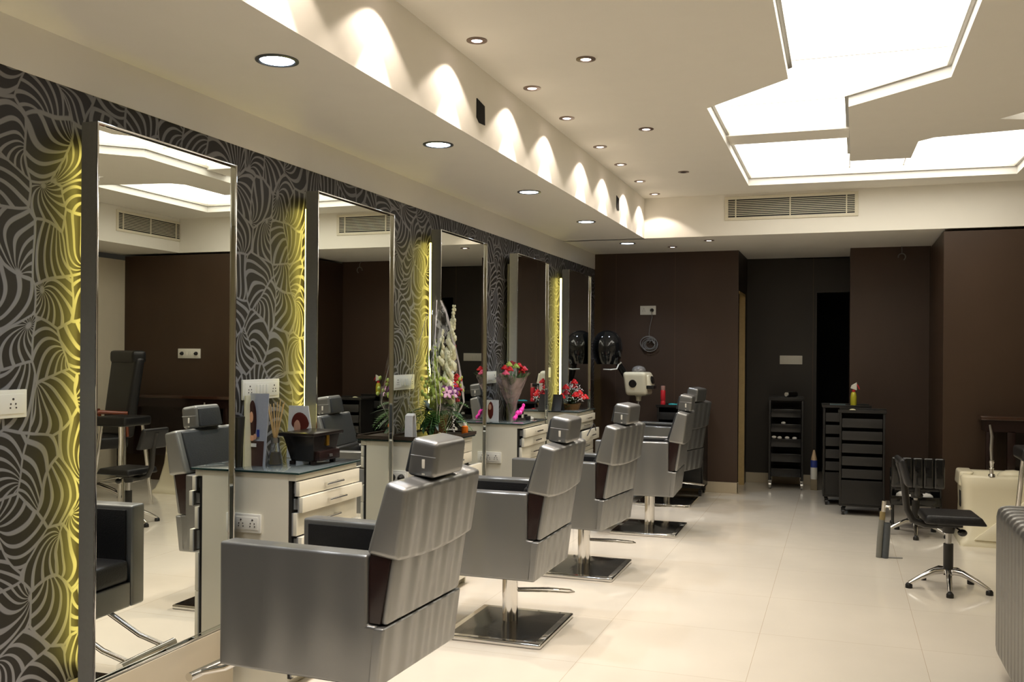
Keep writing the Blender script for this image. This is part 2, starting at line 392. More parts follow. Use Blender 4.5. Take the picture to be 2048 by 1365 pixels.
struct('ceiling', ceiling_plate([outer, main, small], ZC, ZC + .012), PAINT)
def ring_wall(poly, z0, z1):
    m = MB(); n = len(poly)
    for i in range(n):
        a, b = poly[i], poly[(i + 1) % n]; m.quad([(a[0], a[1], z0), (b[0], b[1], z0), (b[0], b[1], z1), (a[0], a[1], z1)])
    return m
def inset(poly, d):
    """offset a polygon towards its inside by d"""
    n = len(poly); A = sum(poly[i][0] * poly[(i + 1) % n][1] - poly[(i + 1) % n][0] * poly[i][1] for i in range(n)); sg = 1 if A > 0 else -1
    out = []
    for i in range(n):
        p0, p1, p2 = Vector(poly[i - 1]), Vector(poly[i]), Vector(poly[(i + 1) % n])
        d1, d2 = (p1 - p0).normalized(), (p2 - p1).normalized()
        n1, n2 = Vector((-d1.y, d1.x)) * sg, Vector((-d2.y, d2.x)) * sg
        b = (n1 + n2); b = b / max(.3, (1 + n1.dot(n2))); out.append(tuple(p1 + b * d))
    return out
struct('ceiling_recess_wall', ring_wall(main, ZC, 3.25), PAINT2)
struct('ceiling_recess_wall_small', ring_wall(small, ZC, 3.16), PAINT2)
struct('ceiling_recess_top_small', ceiling_plate([inset(small, -.01)], 3.15, 3.16), PAINT2)
rim_o, rim_i = inset(main, -.002), inset(main, .022)
m = MB(); nn = len(main)
for i in range(nn):
    j = (i + 1) % nn
    m.hexa([(*rim_o[i], 3.060), (*rim_o[j], 3.060), (*rim_i[j], 3.060), (*rim_i[i], 3.060), (*rim_o[i], 3.078), (*rim_o[j], 3.078), (*rim_i[j], 3.078), (*rim_i[i], 3.078)])
struct('ceiling_recess_rim', m, ALU)
struct('ceiling_crossbar', MB().box(-.783, .045, 6.86, 7.16, 3.05, 3.11), PAINT)
tb_ = MB()
for y, x0, x1 in ((5.42, -.40, .56), (6.30, -.79, .05)): tb_.box(x0, x1, y - .004, y + .004, 3.117, 3.124)
for x in (.062, .494): tb_.box(x - .004, x + .004, 7.76, 8.68, 3.117, 3.124)
struct('ceiling_recess_joint', tb_, ALU)
# the lit diffuser sheets, one per bay
def bay(x0, x1, y0, y1, label):
    o = MB().box(x0, x1, y0, y1, 3.125, 3.131).build('light_panel', PANELM, None, None)
    tag(o, label, 'ceiling light', 'backlit diffuser sheets in the ceiling recess'); return o
bays = [(-.30, .57, 1.18, 2.90, 'backlit white ceiling sheet at the camera end of the recess'),
        (-.30, .57, 2.904, 4.80, 'long backlit white ceiling sheet nearest the top edge of the picture'),
        (-.80, .57, 4.804, 5.95, 'backlit white ceiling sheet at the slanted bend of the recess'),
        (-.80, .06, 5.954, 7.02, 'backlit white ceiling sheet just before the grey crossbar'),
        (-.80, .06, 7.024, 8.72, 'backlit white ceiling sheet just beyond the grey crossbar'),
        (.064, .49, 7.70, 8.72, 'short narrow backlit white ceiling sheet joining the two wide bays'),
        (.494, 1.38, 6.96, 8.72, 'backlit white ceiling sheet in the right arm of the recess')]
for b in bays: bay(*b)
o = MB().box(1.16, 1.295, 6.44, 6.72, 3.135, 3.141).build('light_panel', PANELM, None, None)
tag(o, 'small backlit sheet inside the triangular ceiling opening at the right edge', 'ceiling light', 'backlit diffuser sheets in the ceiling recess')
struct('ceiling_recess_lid', MB().box(-1.0, 1.6, 1.0, 8.9, 3.25, 3.27), PAINT2)

# back walls
struct('wall_back', MB().box(XL - .1, XD, YW, YW + .1, 0, ZS), BROWN)
sidew = MB(); sidew.box(XD - .1, XD, YW + .1, 10.44, 0, ZS); sidew.box(XD - .1, XD, 11.12, YR, 0, ZS); sidew.box(XD - .1, XD, 10.44, 11.12, 2.17, ZS)
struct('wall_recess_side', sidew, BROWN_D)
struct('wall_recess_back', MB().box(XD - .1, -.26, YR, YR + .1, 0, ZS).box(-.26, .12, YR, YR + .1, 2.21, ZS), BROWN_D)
struct('wall_recess_right', MB().box(.09, .86, 10.465, YR + .1, 0, ZS), BROWN)
struct('wall_pier', MB().box(.849, XR, YB, 10.47, 0, 2.587), BROWN_R)
struct('wall_right', MB().box(XR, XR + .1, YN, YB, 0, ZS - .07), BEIGE)
struct('wall_near', MB().box(XL - .1, XR + .1, YN - .1, YN, 0, ZC), BEIGE)
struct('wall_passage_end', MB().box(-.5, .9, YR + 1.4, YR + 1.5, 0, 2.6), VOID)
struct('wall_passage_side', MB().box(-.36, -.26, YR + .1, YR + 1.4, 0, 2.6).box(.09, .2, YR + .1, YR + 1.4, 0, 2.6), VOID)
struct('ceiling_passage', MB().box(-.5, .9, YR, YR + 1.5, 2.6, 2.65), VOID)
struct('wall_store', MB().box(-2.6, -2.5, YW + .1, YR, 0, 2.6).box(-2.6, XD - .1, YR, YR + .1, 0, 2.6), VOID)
# door opening in the side return: pale timber lining
dj = MB(); dj.box(XD - .10, XD + .006, 11.085, 11.125, 0, 2.175, .003); dj.box(XD - .10, XD + .006, 10.435, 11.125, 2.15, 2.18, .003)
o = struct('door_1', dj, TIMBER)
# baseboards
struct('baseboard_back', MB().box(XL, XD + .012, YW - .014, YW, 0, .116, .003), CREAMTRIM)
struct('baseboard_recess', MB().box(XD, -.27, YR - .014, YR, 0, .116, .003).box(XD, XD + .012, YW - .014, 10.43, 0, .116), CREAMTRIM)
# panel seams on the laminate walls
m = MB()
for x in (-2.38, -1.72): m.box(x - .0015, x + .0015, YW - .002, YW, .12, ZS)
for x in (-.30,): m.box(x - .0015, x + .0015, YR - .002, YR, .12, ZS)
struct('trim_2', m, mat('seam_filler', (.12, .07, .045), .6))
# tall white door frame on the right wall, seen in the nearest mirror
struct('door_2', MB().box(XR - .03, XR, 8.30, 8.38, 0, 2.1, .003).box(XR - .03, XR, 7.35, 7.43, 0, 2.1, .003).box(XR - .03, XR, 7.35, 8.38, 2.1, 2.18, .003), WHITEPL)

# cut-out holes in the soffit face (dark, ragged rectangles)
for i, (y, z) in enumerate(((4.654, 2.765), (7.897, 2.775))):
    k = .06 if i == 0 else .05
    o = MB().prism([(y - k, z + .06), (y + k * .9, z + .045), (y + k, z - .055), (y - k * .4, z - .06), (y - k, z - .04)], 0, XI - .001, XI + .004).build('cable_hole', VOID, None, None)
    tag(o, ('large', 'small')[i] + ' black rectangular cut-out in the pale soffit face, ' + ('nearer the camera' if i == 0 else 'near the far corner'), 'hole', 'cut-outs in the soffit face')

# ------------------------------------------------------------------ ceiling fixtures
def fixture(name, label, cat, loc, r, ring, lensm, group):
    t = thing(name, label, cat, loc, 0, group); rl = .78 if cat == 'downlight' else .52
    MB().lathe([(r * rl, -.001), (r * (rl + .06), -.006), (r, -.004), (r, 0), (r * rl, 0)], n=32).build('trim_ring', ring, t)
    MB().lathe([(0, -.0035), (r * .5, -.0035), (r * rl, -.002), (r * rl, 0)], n=28).build('lens', lensm, t)
    return t
DKRING = mat('bronze_ring', (.20, .14, .11), .3, .6)
GREYRING = mat('grey_ring', (.09, .10, .11), .3, .6)
ordw = ['first', 'second', 'third', 'fourth', 'fifth', 'sixth', 'seventh', 'eighth', 'ninth', 'tenth', 'eleventh']
HC = (1, .85, .72); LC = (.74, .86, 1)
for i, y in enumerate((-.02, 1.56, 3.121, 4.655, 6.22, 7.775, 9.42)):
    if i < 2: lb = ('bluish-white round downlight in the low soffit, behind the camera', 'bluish-white round downlight in the low soffit, just outside the picture')[i]
    else: lb = 'bluish-white round downlight in the low soffit, ' + ordw[i - 2] + ' from the camera'
    t = fixture('recessed_downlight', lb, 'downlight', (-2.045, y, ZS), .082, GREYRING, LEDM, 'bluish-white downlights in the low soffit')
    spot(t, (0, 0, -.012), 125, .9, (62 if i > 0 else 6) * LED_W, LC, .05)
ys = [1.3, 2.05, 2.72, 3.45, 4.23, 5.09, 5.81, 6.69, 7.367, 8.134, 8.826]
for i, y in enumerate(ys):
    lb = ('small warm spotlight in the row along the soffit edge, ' + ordw[i - 4] + ' from the camera') if i > 3 else ('small warm spotlight along the soffit edge, ' + ordw[i] + ' of those above the camera')
    t = fixture('recessed_spotlight', lb, 'spotlight', (-1.66, y, ZC), .05, DKRING, HALOM, 'warm spotlights along the soffit edge')
    spot(t, (0, 0, -.01), 112, .25, 12.0 * HALO_W, HC, .012)
    spot(t, (0, 0, -.012), 62, .25, 32.0 * HALO_W, HC, .012)
    spot(t, (0, 0, -.012), 40, .5, 40.0 * HALO_W, HC, .012)
for i, y in enumerate((1.5, 3.09, 4.67, 6.252)):
    t = fixture('recessed_spotlight', ('small warm spotlight in the open ceiling between soffit row and light recess, ' + ('nearer', 'farther')[i - 2] + ' of two') if i > 1 else 'small warm spotlight in the open ceiling, ' + ordw[i] + ' of two above the camera', 'spotlight', (-1.236, y, ZC), .05, DKRING, HALOM, 'warm spotlights in the open ceiling')
    spot(t, (0, 0, -.012), 80, .5, 62 * HALO_W, HC, .012)
t = fixture('recessed_spotlight', 'unlit dark round spotlight hole in the ceiling short of the vent', 'spotlight', (-1.233, 7.823, ZC), .045, DKRING, VOID, 'warm spotlights in the open ceiling')
for (x, y, lb) in ((-1.663, 9.86, 'left'), (-1.226, 9.389, 'right')):
    t = fixture('recessed_spotlight', 'tiny warm spotlight in the low far soffit before the brown wall, ' + lb + ' of two', 'spotlight', (x, y, ZS), .05, DKRING, HALOM, 'warm spotlights in the far soffit')
    spot(t, (0, 0, -.012), 50, .6, 8 * HALO_W, HC, .012)

# ------------------------------------------------------------------ air vents
def vent(label, loc, rz, wd, hg):
    t = thing('air_vent', label, 'vent', loc, rz, 'air conditioning grilles')
    MB().box(-wd / 2 - .03, wd / 2 + .03, -.012, 0, -hg / 2 - .028, -hg / 2, .003).box(-wd / 2 - .03, wd / 2 + .03, -.012, 0, hg / 2, hg / 2 + .028, .003).box(-wd / 2 - .03, -wd / 2, -.012, 0, -hg / 2, hg / 2).box(wd / 2, wd / 2 + .03, -.012, 0, -hg / 2, hg / 2).build('frame', mat('vent_cream', (.74, .69, .55), .5), t)
    MB().box(-wd / 2, wd / 2, -.002, 0, -hg / 2, hg / 2).build('backing', BLACKPL, t)
    sl = MB(); n = 10
    for k in range(1, n):
        z = -hg / 2 + hg * k / n
        sl.hexa([(-wd / 2, -.012, z - .003), (wd / 2, -.012, z - .003), (wd / 2, -.003, z - .001), (-wd / 2, -.003, z - .001), (-wd / 2, -.012, z + .003), (wd / 2, -.012, z + .003), (wd / 2, -.003, z + .005), (-wd / 2, -.003, z + .005)])
    sl.build('slats', MATS['vent_cream'], t, None)
    db = MB()
    for x in (-wd / 2 + .07, 0, wd / 2 - .07): db.box(x - .005, x + .005, -.013, -.002, -hg / 2, hg / 2)
    db.build('divider', MATS['vent_cream'], t, None); return t
vent('long cream slatted air vent above the far dark walls', (-.448, YB, 2.864), 0, 1.12, .166)
vent('cream slatted air vent on the right bulkhead, seen in the nearest mirror', (XB, 8.57, 2.85), -PI / 2, 1.0, .166)

# ------------------------------------------------------------------ wall mirrors
GX = -2.515
def wall_mirror(i, y0, y1, lit, label, tilt=0.):
    t = thing('wall_mirror', label, 'mirror', (GX, (y0 + y1) / 2, .305), tilt, 'tall mirrors along the papered wall')
    h = (y1 - y0) / 2; H = 2.006; xb, xf = -.057, .013
    m = MB(); m.box(xb, xf - .002, -h, -h + .004, 0, H).box(xb, xf - .002, h - .004, h, 0, H).box(xb, xf - .002, -h + .004, h - .004, H - .004, H).box(xb, xf - .002, -h + .004, h - .004, 0, .004).box(xb, xb + .01, -h + .004, h - .004, .004, H - .004)
    m.build('box_frame', MIRBOX if lit else mat('light_catching_box_grey', (.50, .50, .43), .45, .1), t)  # paler grey puts the light caught by this box into its colour
    m = MB(); m.box(0, xf - .003, -h + .0045, -h + .006, .004, H - .004).box(0, xf - .003, h - .006, h - .0045, .004, H - .004).box(0, xf - .003, -h + .004, h - .004, H - .006, H - .0045).box(0, xf - .003, -h + .004, h - .004, .0045, .006)
    m.build('polished_reveal', MIRROR, t, None)
    m = MB(); e = .007
    m.box(xf - .004, xf + .002, -h - .001, -h + e, -.001, H + .001, .0015).box(xf - .004, xf + .002, h - e, h + .001, -.001, H + .001, .0015).box(xf - .004, xf + .002, -h, h, H - e, H + .001, .0015).box(xf - .004, xf + .002, -h, h, -.001, e, .0015)
    m.build('chrome_edge', CHROME, t)
    MB().box(-.004, 0, -h + .0055, h - .0055, .0055, H - .0055).build('glass', MIRROR, t, None)
    MB().box(XL - GX, xb, -h + .2, -h + .3, .2, .3).box(XL - GX, xb, -h + .2, -h + .3, 1.6, 1.7).box(XL - GX, xb, h - .3, h - .2, 1.6, 1.7).build('wall_bracket', BLACKPL, t)
    MB().box(XL - GX, .02, -h + .005, h - .01, -.305, -.004, .003).build('plinth', CREAMTRIM, t)
    MB().tube([(-.086, -h + .057, .05), (-.086, -h + .057, 1.925)], .009, 10).build('light_strip', STRIPM if lit else mat('unlit_strip', (.6, .58, .45), .4), t)
    return t
mir = [(2.686, 3.519, 1, 'tall chrome-edged wall mirror nearest the camera', .62), (4.195, 5.064, 1, 'tall wall mirror behind the large bouquet in cellophane', 0),
       (5.754, 6.624, 1, 'tall wall mirror between the large bouquet and the carnation bouquet', 0), (7.325, 8.2, 0, 'tall wall mirror without a lit yellow strip beside it', 0), (8.876, 9.744, 1, 'tall wall mirror farthest from the camera, beside the black hood', 0)]
for i, (a, b, l, lb, tl) in enumerate(mir): wall_mirror(i, a, b, l, lb, R(tl))

# ------------------------------------------------------------------ switch plates and sockets
def plate(name, label, loc, rz, wd, hg, sockets=(), switches=(), plugs=(), m=WHITEPL):
    t = thing(name, label, 'wall socket', loc, rz, 'white switch and socket plates')
    MB().box(-wd / 2, wd / 2, -.012, 0, -hg / 2, hg / 2, .004).build('plate', m, t)
    MB().box(-wd / 2 + .012, wd / 2 - .012, -.015, -.011, -hg / 2 + .014, hg / 2 - .014, .002).build('inner_frame', m, t)
    for x in sockets:
        q = MB()
        for dx, dz, r in ((0, .016, .004), (-.010, .0, .003), (.010, 0, .003), (-.012, -.013, .003), (.012, -.013, .003)):
            q.tube([(x + dx, -.0165, dz), (x + dx, -.014, dz)], r, 8)
        q.build('socket_hole', SOCK, t)
    for x in switches: MB().box(x - .010, x + .010, -.019, -.014, -.022, .022, .002).build('rocker_switch', m, t)
    for x in plugs: MB().tube([(x, -.014, 0), (x, -.03, 0), (x, -.05, -.002)], [.022, .02, .01], 12).build('plug', BLACKPL, t)
    return t
RZL = -PI / 2 + PI      # plates on the left wall face +x
plate('switch_plate', 'white socket plate on the leaf wallpaper left of the nearest mirror', (XL, 2.35, 1.315), PI / 2, .30, .095, (.09,), (-.05, -.02))
plate('switch_plate', 'white switch plate between the first and second mirrors, above the brochures', (XL, 3.883, 1.315), PI / 2, .30, .095, (-.10, .10), (-.04, -.013, .013, .04))
plate('switch_plate', 'white switch plate partly behind the large bouquet', (XL, 5.45, 1.305), PI / 2, .30, .095, (-.10, .10), (-.04, -.013, .013, .04))
plate('switch_plate', 'white switch plate behind the carnation bouquet', (XL, 7.0, 1.30), PI / 2, .30, .095, (-.10, .10), (-.04, -.013, .013, .04))
plate('switch_plate', 'white switch plate beside the fourth mirror above the red flower basket', (XL, 8.53, 1.31), PI / 2, .26, .095, (-.10,), (-.04, -.013, .013))
plate('wall_socket', 'white double socket high on the brown back wall with a black plug', (-2.016, YW, 1.975), 0, .175, .1, (-.045,), (), (.045,))
plate('switch_plate', 'long white switch plate on the dark recess wall', (-.54, YR, 1.434), 0, .25, .1, (), (-.07, -.045, -.02, .005))
plate('switch_plate', 'white switch plate with two black plugs, mirrored in the nearest mirror', (1.85, YB, 1.46), 0, .30, .11, (), (-.03, 0, .03), (-.10, .09))

# ------------------------------------------------------------------ salon chairs
W2, LF, LB, NT, ZB0, ZL0, ZA0 = .305, .415, .262, .068, .335, .540, .780
def salon_chair(loc, r, dz, label):
    t = thing('salon_chair', label, 'salon chair', loc, PI / 2 + r, 'silver salon chairs facing the mirrors')
    zb, zl, za = ZB0 + dz, ZL0 + dz, ZA0 + dz
    # base plate stays square to the room
    b = MB(); px, py = .315, .272
    b.box(-px, px, -py, py, 0, .026, .010, 3)
    o = b.build('base_plate', CHROME, t); o.rotation_euler = (0, 0, -r)
    b = MB(); q = .018
    b.hexa([(-px + q, -py + q, .024), (px - q, -py + q, .024), (px - q, py - q, .024), (-px + q, py - q, .024), (-.05, -.05, .046), (.05, -.05, .046), (.05, .05, .046), (-.05, .05, .046)])
    o2 = b.build('base_cover', mat('black_chrome', (.10, .095, .09), .12, .9), t); o2.rotation_euler = (0, 0, -r)
    MB().tube([(0, 0, .04), (0, 0, zb + .02)], .043, 24).build('pole', CHROME, t)
    # pump pedal: a chrome loop towards the rear right
    k = [(.02, -.03, .20), (.12, -.16, .185), (.19, -.27, .17), (.215, -.30, .17), (.255, -.27, .17), (.19, -.16, .185), (.06, .0, .20)]
    MB().tube(k, .006, 8).build('pump_pedal', CHROME, t)
    # footrest in front
    f = MB(); f.tube([(-.175, LF + .245, .235 + dz * .3), (.175, LF + .245, .235 + dz * .3)], .017, 12)
    for s in (-1, 1): f.tube([(.115 * s, LF + .245, .235 + dz * .3), (.115 * s, LF + .12, .25 + dz), (.115 * s, LF - .06, zb + .01)], .012, 10)
    f.build('footrest', CHROME, t)
    # upholstered arms with the stepped rear edge
    for s in (-1, 1):
        pr = [(LF, zb), (LF, za), (-LB + NT, za), (-LB + NT, zl + .004), (-LB + .03, zl + .004), (-LB + .045, zb)]
        a, c = (s * W2, s * (W2 - .085)) if s > 0 else (s * W2, s * (W2 - .085))
        MB().prism(pr, 0, min(a, c), max(a, c), .011, 3).build('arm', SILVER, t)
        x0, x1 = sorted((s * (W2 - .084), s * (W2 - .096)))
        MB().prism([(LF - .03, zl - .06), (LF - .03, za - .02), (-LB + NT + .03, za - .02), (-LB + NT + .03, zl - .06)], 0, x0, x1, .003).build('arm_lining', BLACKLE, t)
    MB().hexa([(-W2, -LB + .026, zb), (W2, -LB + .026, zb), (W2, -LB + .072, zb), (-W2, -LB + .072, zb), (-W2, -LB, zl), (W2, -LB, zl), (W2, -LB + .05, zl), (-W2, -LB + .05, zl)], .010, 3).build('rear_panel', SILVERP, t)
    MB().box(-W2 + .08, W2 - .08, -LB + .06, LF - .04, zb + .01, zb + .06).build('seat_pan', BLACKPL, t)
    MB().box(-W2 + .086, W2 - .086, LF - .05, LF - .004, zb, zb + .11, .01, 3).build('front_apron', SILVER, t)
    MB().box(-W2 + .092, W2 - .092, -LB + .10, LF - .006, zb + .11, zb + .21, .03, 4).box(-W2 + .092, W2 - .092, -LB + .10, LF - .05, zb + .06, zb + .13).build('seat_cushion', BLACKLE, t)
    # lower back: wooden core, silver pad behind
    d = dz
    MB().hexa([(-.292, -.238, .548 + d), (.292, -.238, .548 + d), (.292, -.176, .548 + d), (-.292, -.176, .548 + d), (-.292, -.282, .790 + d), (.292, -.282, .790 + d), (.292, -.200, .790 + d), (-.292, -.200, .790 + d)], .004).build('back_side_plate', DARKW, t)
    MB().hexa([(-.285, -.262, .546 + d), (.285, -.262, .546 + d), (.285, -.236, .546 + d), (-.285, -.236, .546 + d), (-.285, -.298, .785 + d), (.285, -.298, .785 + d), (.285, -.270, .785 + d), (-.285, -.270, .785 + d)], .012, 3).build('lower_back_pad', SILVERP, t)
    MB().hexa([(-.20, -.175, .50 + d), (.20, -.175, .50 + d), (.20, -.10, .50 + d), (-.20, -.10, .50 + d), (-.20, -.20, .80 + d), (.20, -.20, .80 + d), (.20, -.14, .80 + d), (-.20, -.14, .80 + d)], .02, 3).build('lumbar_cushion', BLACKLE, t)
    # upper back pad, curved lower edge
    ub = MB(); n = 10
    bmt = bmesh.new(); rows = []
    for i in range(n + 1):
        x = -.302 + .604 * i / n; sag = -.018 * (1 - abs(2 * i / n - 1) ** 2); wv = 0
        rows.append([bmt.verts.new(p) for p in ((x, -.310 + wv, .768 + sag + d), (x, -.346 + wv, 1.012 + d), (x, -.262, 1.034 + d), (x, -.188, .785 + sag + d))])
    for a, c in zip(rows, rows[1:]):
        for k in range(4): bmt.faces.new((a[k], a[(k + 1) % 4], c[(k + 1) % 4], c[k]))
    bmt.faces.new(rows[0][::-1]); bmt.faces.new(rows[-1]); bmesh.ops.recalc_face_normals(bmt, faces=bmt.faces)
    ed = [e for e in bmt.edges if not (len(e.link_faces) == 2 and e.calc_face_angle(0) < R(20))]
    bmesh.ops.bevel(bmt, geom=ed, offset=.018, segments=3, profile=.6, affect='EDGES', clamp_overlap=True)
    ub.add(bmt); ub.build('upper_back_pad', SILVERP, t, 50)
    MB().hexa([(-.262, -.196, .80 + d), (.262, -.196, .80 + d), (.262, -.172, .80 + d), (-.262, -.172, .80 + d), (-.262, -.272, 1.022 + d), (.262, -.272, 1.022 + d), (.262, -.246, 1.022 + d), (-.262, -.246, 1.022 + d)], .011, 3).build('back_cushion', HEADGREY, t)
    h = thing_child('headrest', t)
    MB().hexa([(-.122, -.354, 1.024 + d), (.122, -.354, 1.024 + d), (.122, -.242, 1.032 + d), (-.122, -.242, 1.032 + d), (-.118, -.370, 1.152 + d), (.118, -.370, 1.152 + d), (.118, -.262, 1.170 + d), (-.118, -.262, 1.170 + d)], .024, 5).build('headrest_pad', SILVER, h)
    MB().hexa([(-.108, -.252, 1.042 + d), (.108, -.252, 1.042 + d), (.108, -.228, 1.042 + d), (-.108, -.228, 1.042 + d), (-.104, -.274, 1.153 + d), (.104, -.274, 1.153 + d), (.104, -.252, 1.153 + d), (-.104, -.252, 1.153 + d)], .010, 3).build('headrest_front', HEADGREY, h)
    for s in (-1, 1): MB().box(s * .1185 - .0025, s * .1185 + .0025, -.316, -.304, 1.036 + d, 1.092 + d, .001).build('side_strap', WHITEPL, h)
    MB().tube([(-.1185, -.358, 1.098 + d), (-.1185, -.26, 1.106 + d)], .0022, 6).build('piping', SILVER, h)
    MB().box(-.06, .06, -.315, -.29, 1.0 + d, 1.045 + d).build('headrest_bar', BLACKPL, t)
    return t
def thing_child(name, parent):
    o = bpy.data.objects.new(name, None); C.objects.link(o); o.parent = parent; o.empty_display_size = .05; return o
chairs = [((-1.684, 3.165, 0), -.045, .030, 'silver salon chair nearest the camera, its base below the picture edge'),
          ((-1.690, 4.860, 0), -.005, 0, 'silver salon chair in front of the large cellophane bouquet, second in the row'),
          ((-1.672, 6.360, 0), -.118, -.005, 'silver salon chair in front of the carnation bouquet, third in the row'),
          ((-1.525, 7.985, 0), .042, -.008, 'silver salon chair fourth in the row, partly behind the third'),
          ((-1.640, 9.535, 0), -.26, .0, 'silver salon chair farthest in the row, beside the back wall trolley')]
for c in chairs: salon_chair(*c)

# ------------------------------------------------------------------ drawer cabinets between the mirrors
def cabinet(y0, y1, outs, label):
    t = thing('drawer_cabinet', label, 'cabinet', (XL, (y0 + y1) / 2, 0), 0, 'white drawer cabinets below the papered wall')
    h = (y1 - y0) / 2; xf = .352
    MB().box(.005, xf - .02, -h, -h + .018, 0, .953).box(.005, xf - .02, h - .018, h, 0, .953).box(.005, xf - .021, -h + .018, h - .018, .93, .953).box(.005, .02, -h + .018, h - .018, .05, .93).box(.005, xf - .04, -h + .018, h - .018, 0, .05).build('body', WHITELAM, t)
    MB().box(.02, xf - .004, -h + .004, h - .004, .05, .925).build('inner_carcass', BLACKPL, t)
    MB().box(xf - .022, xf + .018, -h, h, .925, .953, .001).build('top_rail', WHITELAM, t)
    g = MB().box(.004, xf + .036, -h - .006, h + .006, .9535, .9645, .002).build('glass_top', GLASSTOP, t)
    MB().box(.005, xf + .0375, -h - .0075, h + .0075, .9548, .9618, .001).build('glass_edge', GLASSED, g)
    zs = [(.858, .922), (.787, .854), (.683, .783), (.578, .679), (.40, .574), (.06, .396)]
    for k, (a, b) in enumerate(zs):
        o_ = outs[k] if k < len(outs) else 0
        d = MB().box(xf + o_, xf + .018 + o_, -h + .002, h - .002, a, b, .0015).build('drawer', WHITELAM, t)
        if o_ > .005: MB().box(xf - .02, xf + o_, -h + .02, -h + .034, a + .01, b - .01).build('runner', GREYED, d); MB().box(xf - .02, xf + o_, h - .034, h - .02, a + .01, b - .01).build('runner', GREYED, d)
        MB().box(xf - .006 + o_, xf + .0002 + o_, -h + .001, h - .001, a, b).build('drawer_edge', GREYED, d)
        zc = (a + b) / 2 if k < 5 else b - .04; hx = xf + .018 + o_
        MB().tube([(hx, -.055, zc), (hx + .022, -.055, zc)], .0045, 8).tube([(hx, .055, zc), (hx + .022, .055, zc)], .0045, 8).tube([(hx + .022, -.078, zc), (hx + .022, .078, zc)], .0055, 10).build('handle', CHROME, d)
    return t
cabinet(3.615, 4.165, [.018, .034, .004, .03, 0, 0], 'white drawer cabinet carrying the brochures and black wooden box')
cabinet(5.168, 5.720, [.0, .0, .07, .0, 0, 0], 'white drawer cabinet carrying the large cellophane bouquet')
cabinet(6.735, 7.310, [.03, .018, .0, .0, 0, 0], 'white drawer cabinet carrying the carnation bouquet')
cabinet(8.315, 8.905, [.02, .0, .06, .0, 0, 0], 'white drawer cabinet carrying the red flower basket, farthest of four')
plate('wall_socket', 'white double socket on the side of the nearest white cabinet', (-2.50, 3.615, .727), 0, .14, .085, (-.03, .03))
plate('wall_socket', 'white socket with black plugs on the side of the second white cabinet', (-2.52, 5.168, .740), 0, .14, .085, (), (), (-.03, .03))
plate('wall_socket', 'white socket on the side of the third white cabinet', (-2.49, 6.735, .700), 0, .14, .085, (-.03, .03))

ZT = .9648
# --- cabinet 1: brochures, diffuser, wooden box
t = thing('brochure_stand', 'tall hair brochure standing open against the wall on the nearest cabinet', 'brochure', (-2.555, 3.745, ZT))
MB().hexa([(-.034, -.05, 0), (-.024, -.05, 0), (-.024, .012, 0), (-.034, .012, 0), (-.048, -.02, .325), (-.040, -.02, .325), (-.040, .022, .325), (-.048, .022, .325)]).build('spine', mat('cream_card', (.62, .58, .40), .6), t)
MB().hexa([(-.028, .004, 0), (.048, .004, 0), (.048, .008, 0), (-.028, .008, 0), (-.042, .018, .335), (.058, .018, .335), (.058, .022, .335), (-.042, .022, .335)]).build('page', PRINTG, t)
MB().hexa([(-.028, .0025, 0), (.036, .0025, 0), (.036, .004, 0), (-.028, .004, 0), (-.033, .008, .115), (.040, .008, .115), (.040, .0095, .115), (-.033, .0095, .115)]).build('brown_print', PRINTB, t)
MB().ball((-.024, .0085, .21), .024, (.95, .08, 3.9), 3).build('printed_hair', HAIR, t)
MB().ball((-.028, .006, .225), .014, (.75, .09, 1.9), 2).build('printed_face', SKIN, t)
MB().ball((-.022, .003, .128), .014, (1, .09, 1), 2).ball((-.006, .003, .135), .010, (1, .09, 1.4), 2).build('printed_hands', SKIN, t)
MB().box(.004, .016, .003, .006, .135, .168).build('printed_bottle', BLUE, t)
MB().box(-.026, .002, .0, .003, .088, .104).build('printed_logo', PRINTW, t)
t = thing('dark_folder', 'dark folder leaning behind the tall brochure beside the mirror edge', 'folder', (-2.607, 3.69, ZT))
MB().box(-.012, .014, -.03, .03, 0, .23, .001).build('cover', mat('dark_cover', (.02, .018, .014), .3), t)
t = thing('photo_card', 'glossy photo card of red-haired model behind the reed diffuser', 'photo card', (-2.535, 4.10, ZT))
MB().hexa([(-.080, -.002, 0), (.085, -.002, 0), (.085, .002, 0), (-.080, .002, 0), (-.080, .018, .26), (.03, .018, .26), (.03, .022, .26), (-.080, .022, .26)]).build('card', PRINTW, t)
MB().ball((-.01, .0115, .165), .055, (.92, .06, 1.15), 3, Matrix.Rotation(R(-12), 3, 'Y')).build('printed_hair', HAIR2, t)
MB().ball((-.026, .0085, .155), .025, (.8, .06, 1.4), 2).build('printed_face', SKIN, t)
t = thing('reed_diffuser', 'glass reed diffuser with amber oil and wooden sticks', 'diffuser', (-2.505, 3.83, ZT))
MB().lathe([(0, 0), (.036, 0), (.037, .006), (.018, .095), (.015, .115), (.016, .120)], n=24).build('flask', CLEARG, t)
MB().lathe([(0, .003), (.033, .003), (.034, .008), (.024, .060), (0, .060)], n=24).build('oil', mat('amber_oil', (.62, .42, .03), .05, trans=.5), t)
MB().lathe([(.0165, .103), (.020, .103), (.020, .126), (.0165, .126)], n=20).build('collar', STEEL, t)
m = MB()
for k in range(8):
    a = 2 * PI * k / 8; m.tube([(.004 * math.cos(a), .004 * math.sin(a), .11), (.042 * math.cos(a), .042 * math.sin(a), .285 + .01 * (k % 3))], .0025, 6)
m.build('reed_sticks', STICK, t)
BW = mat('black_lacquer_wood', (.010, .007, .006), .25)
t = thing('wooden_box', 'black wooden chest with drawer and brass clasp on the nearest cabinet', 'box', (-2.385, 3.955, ZT))
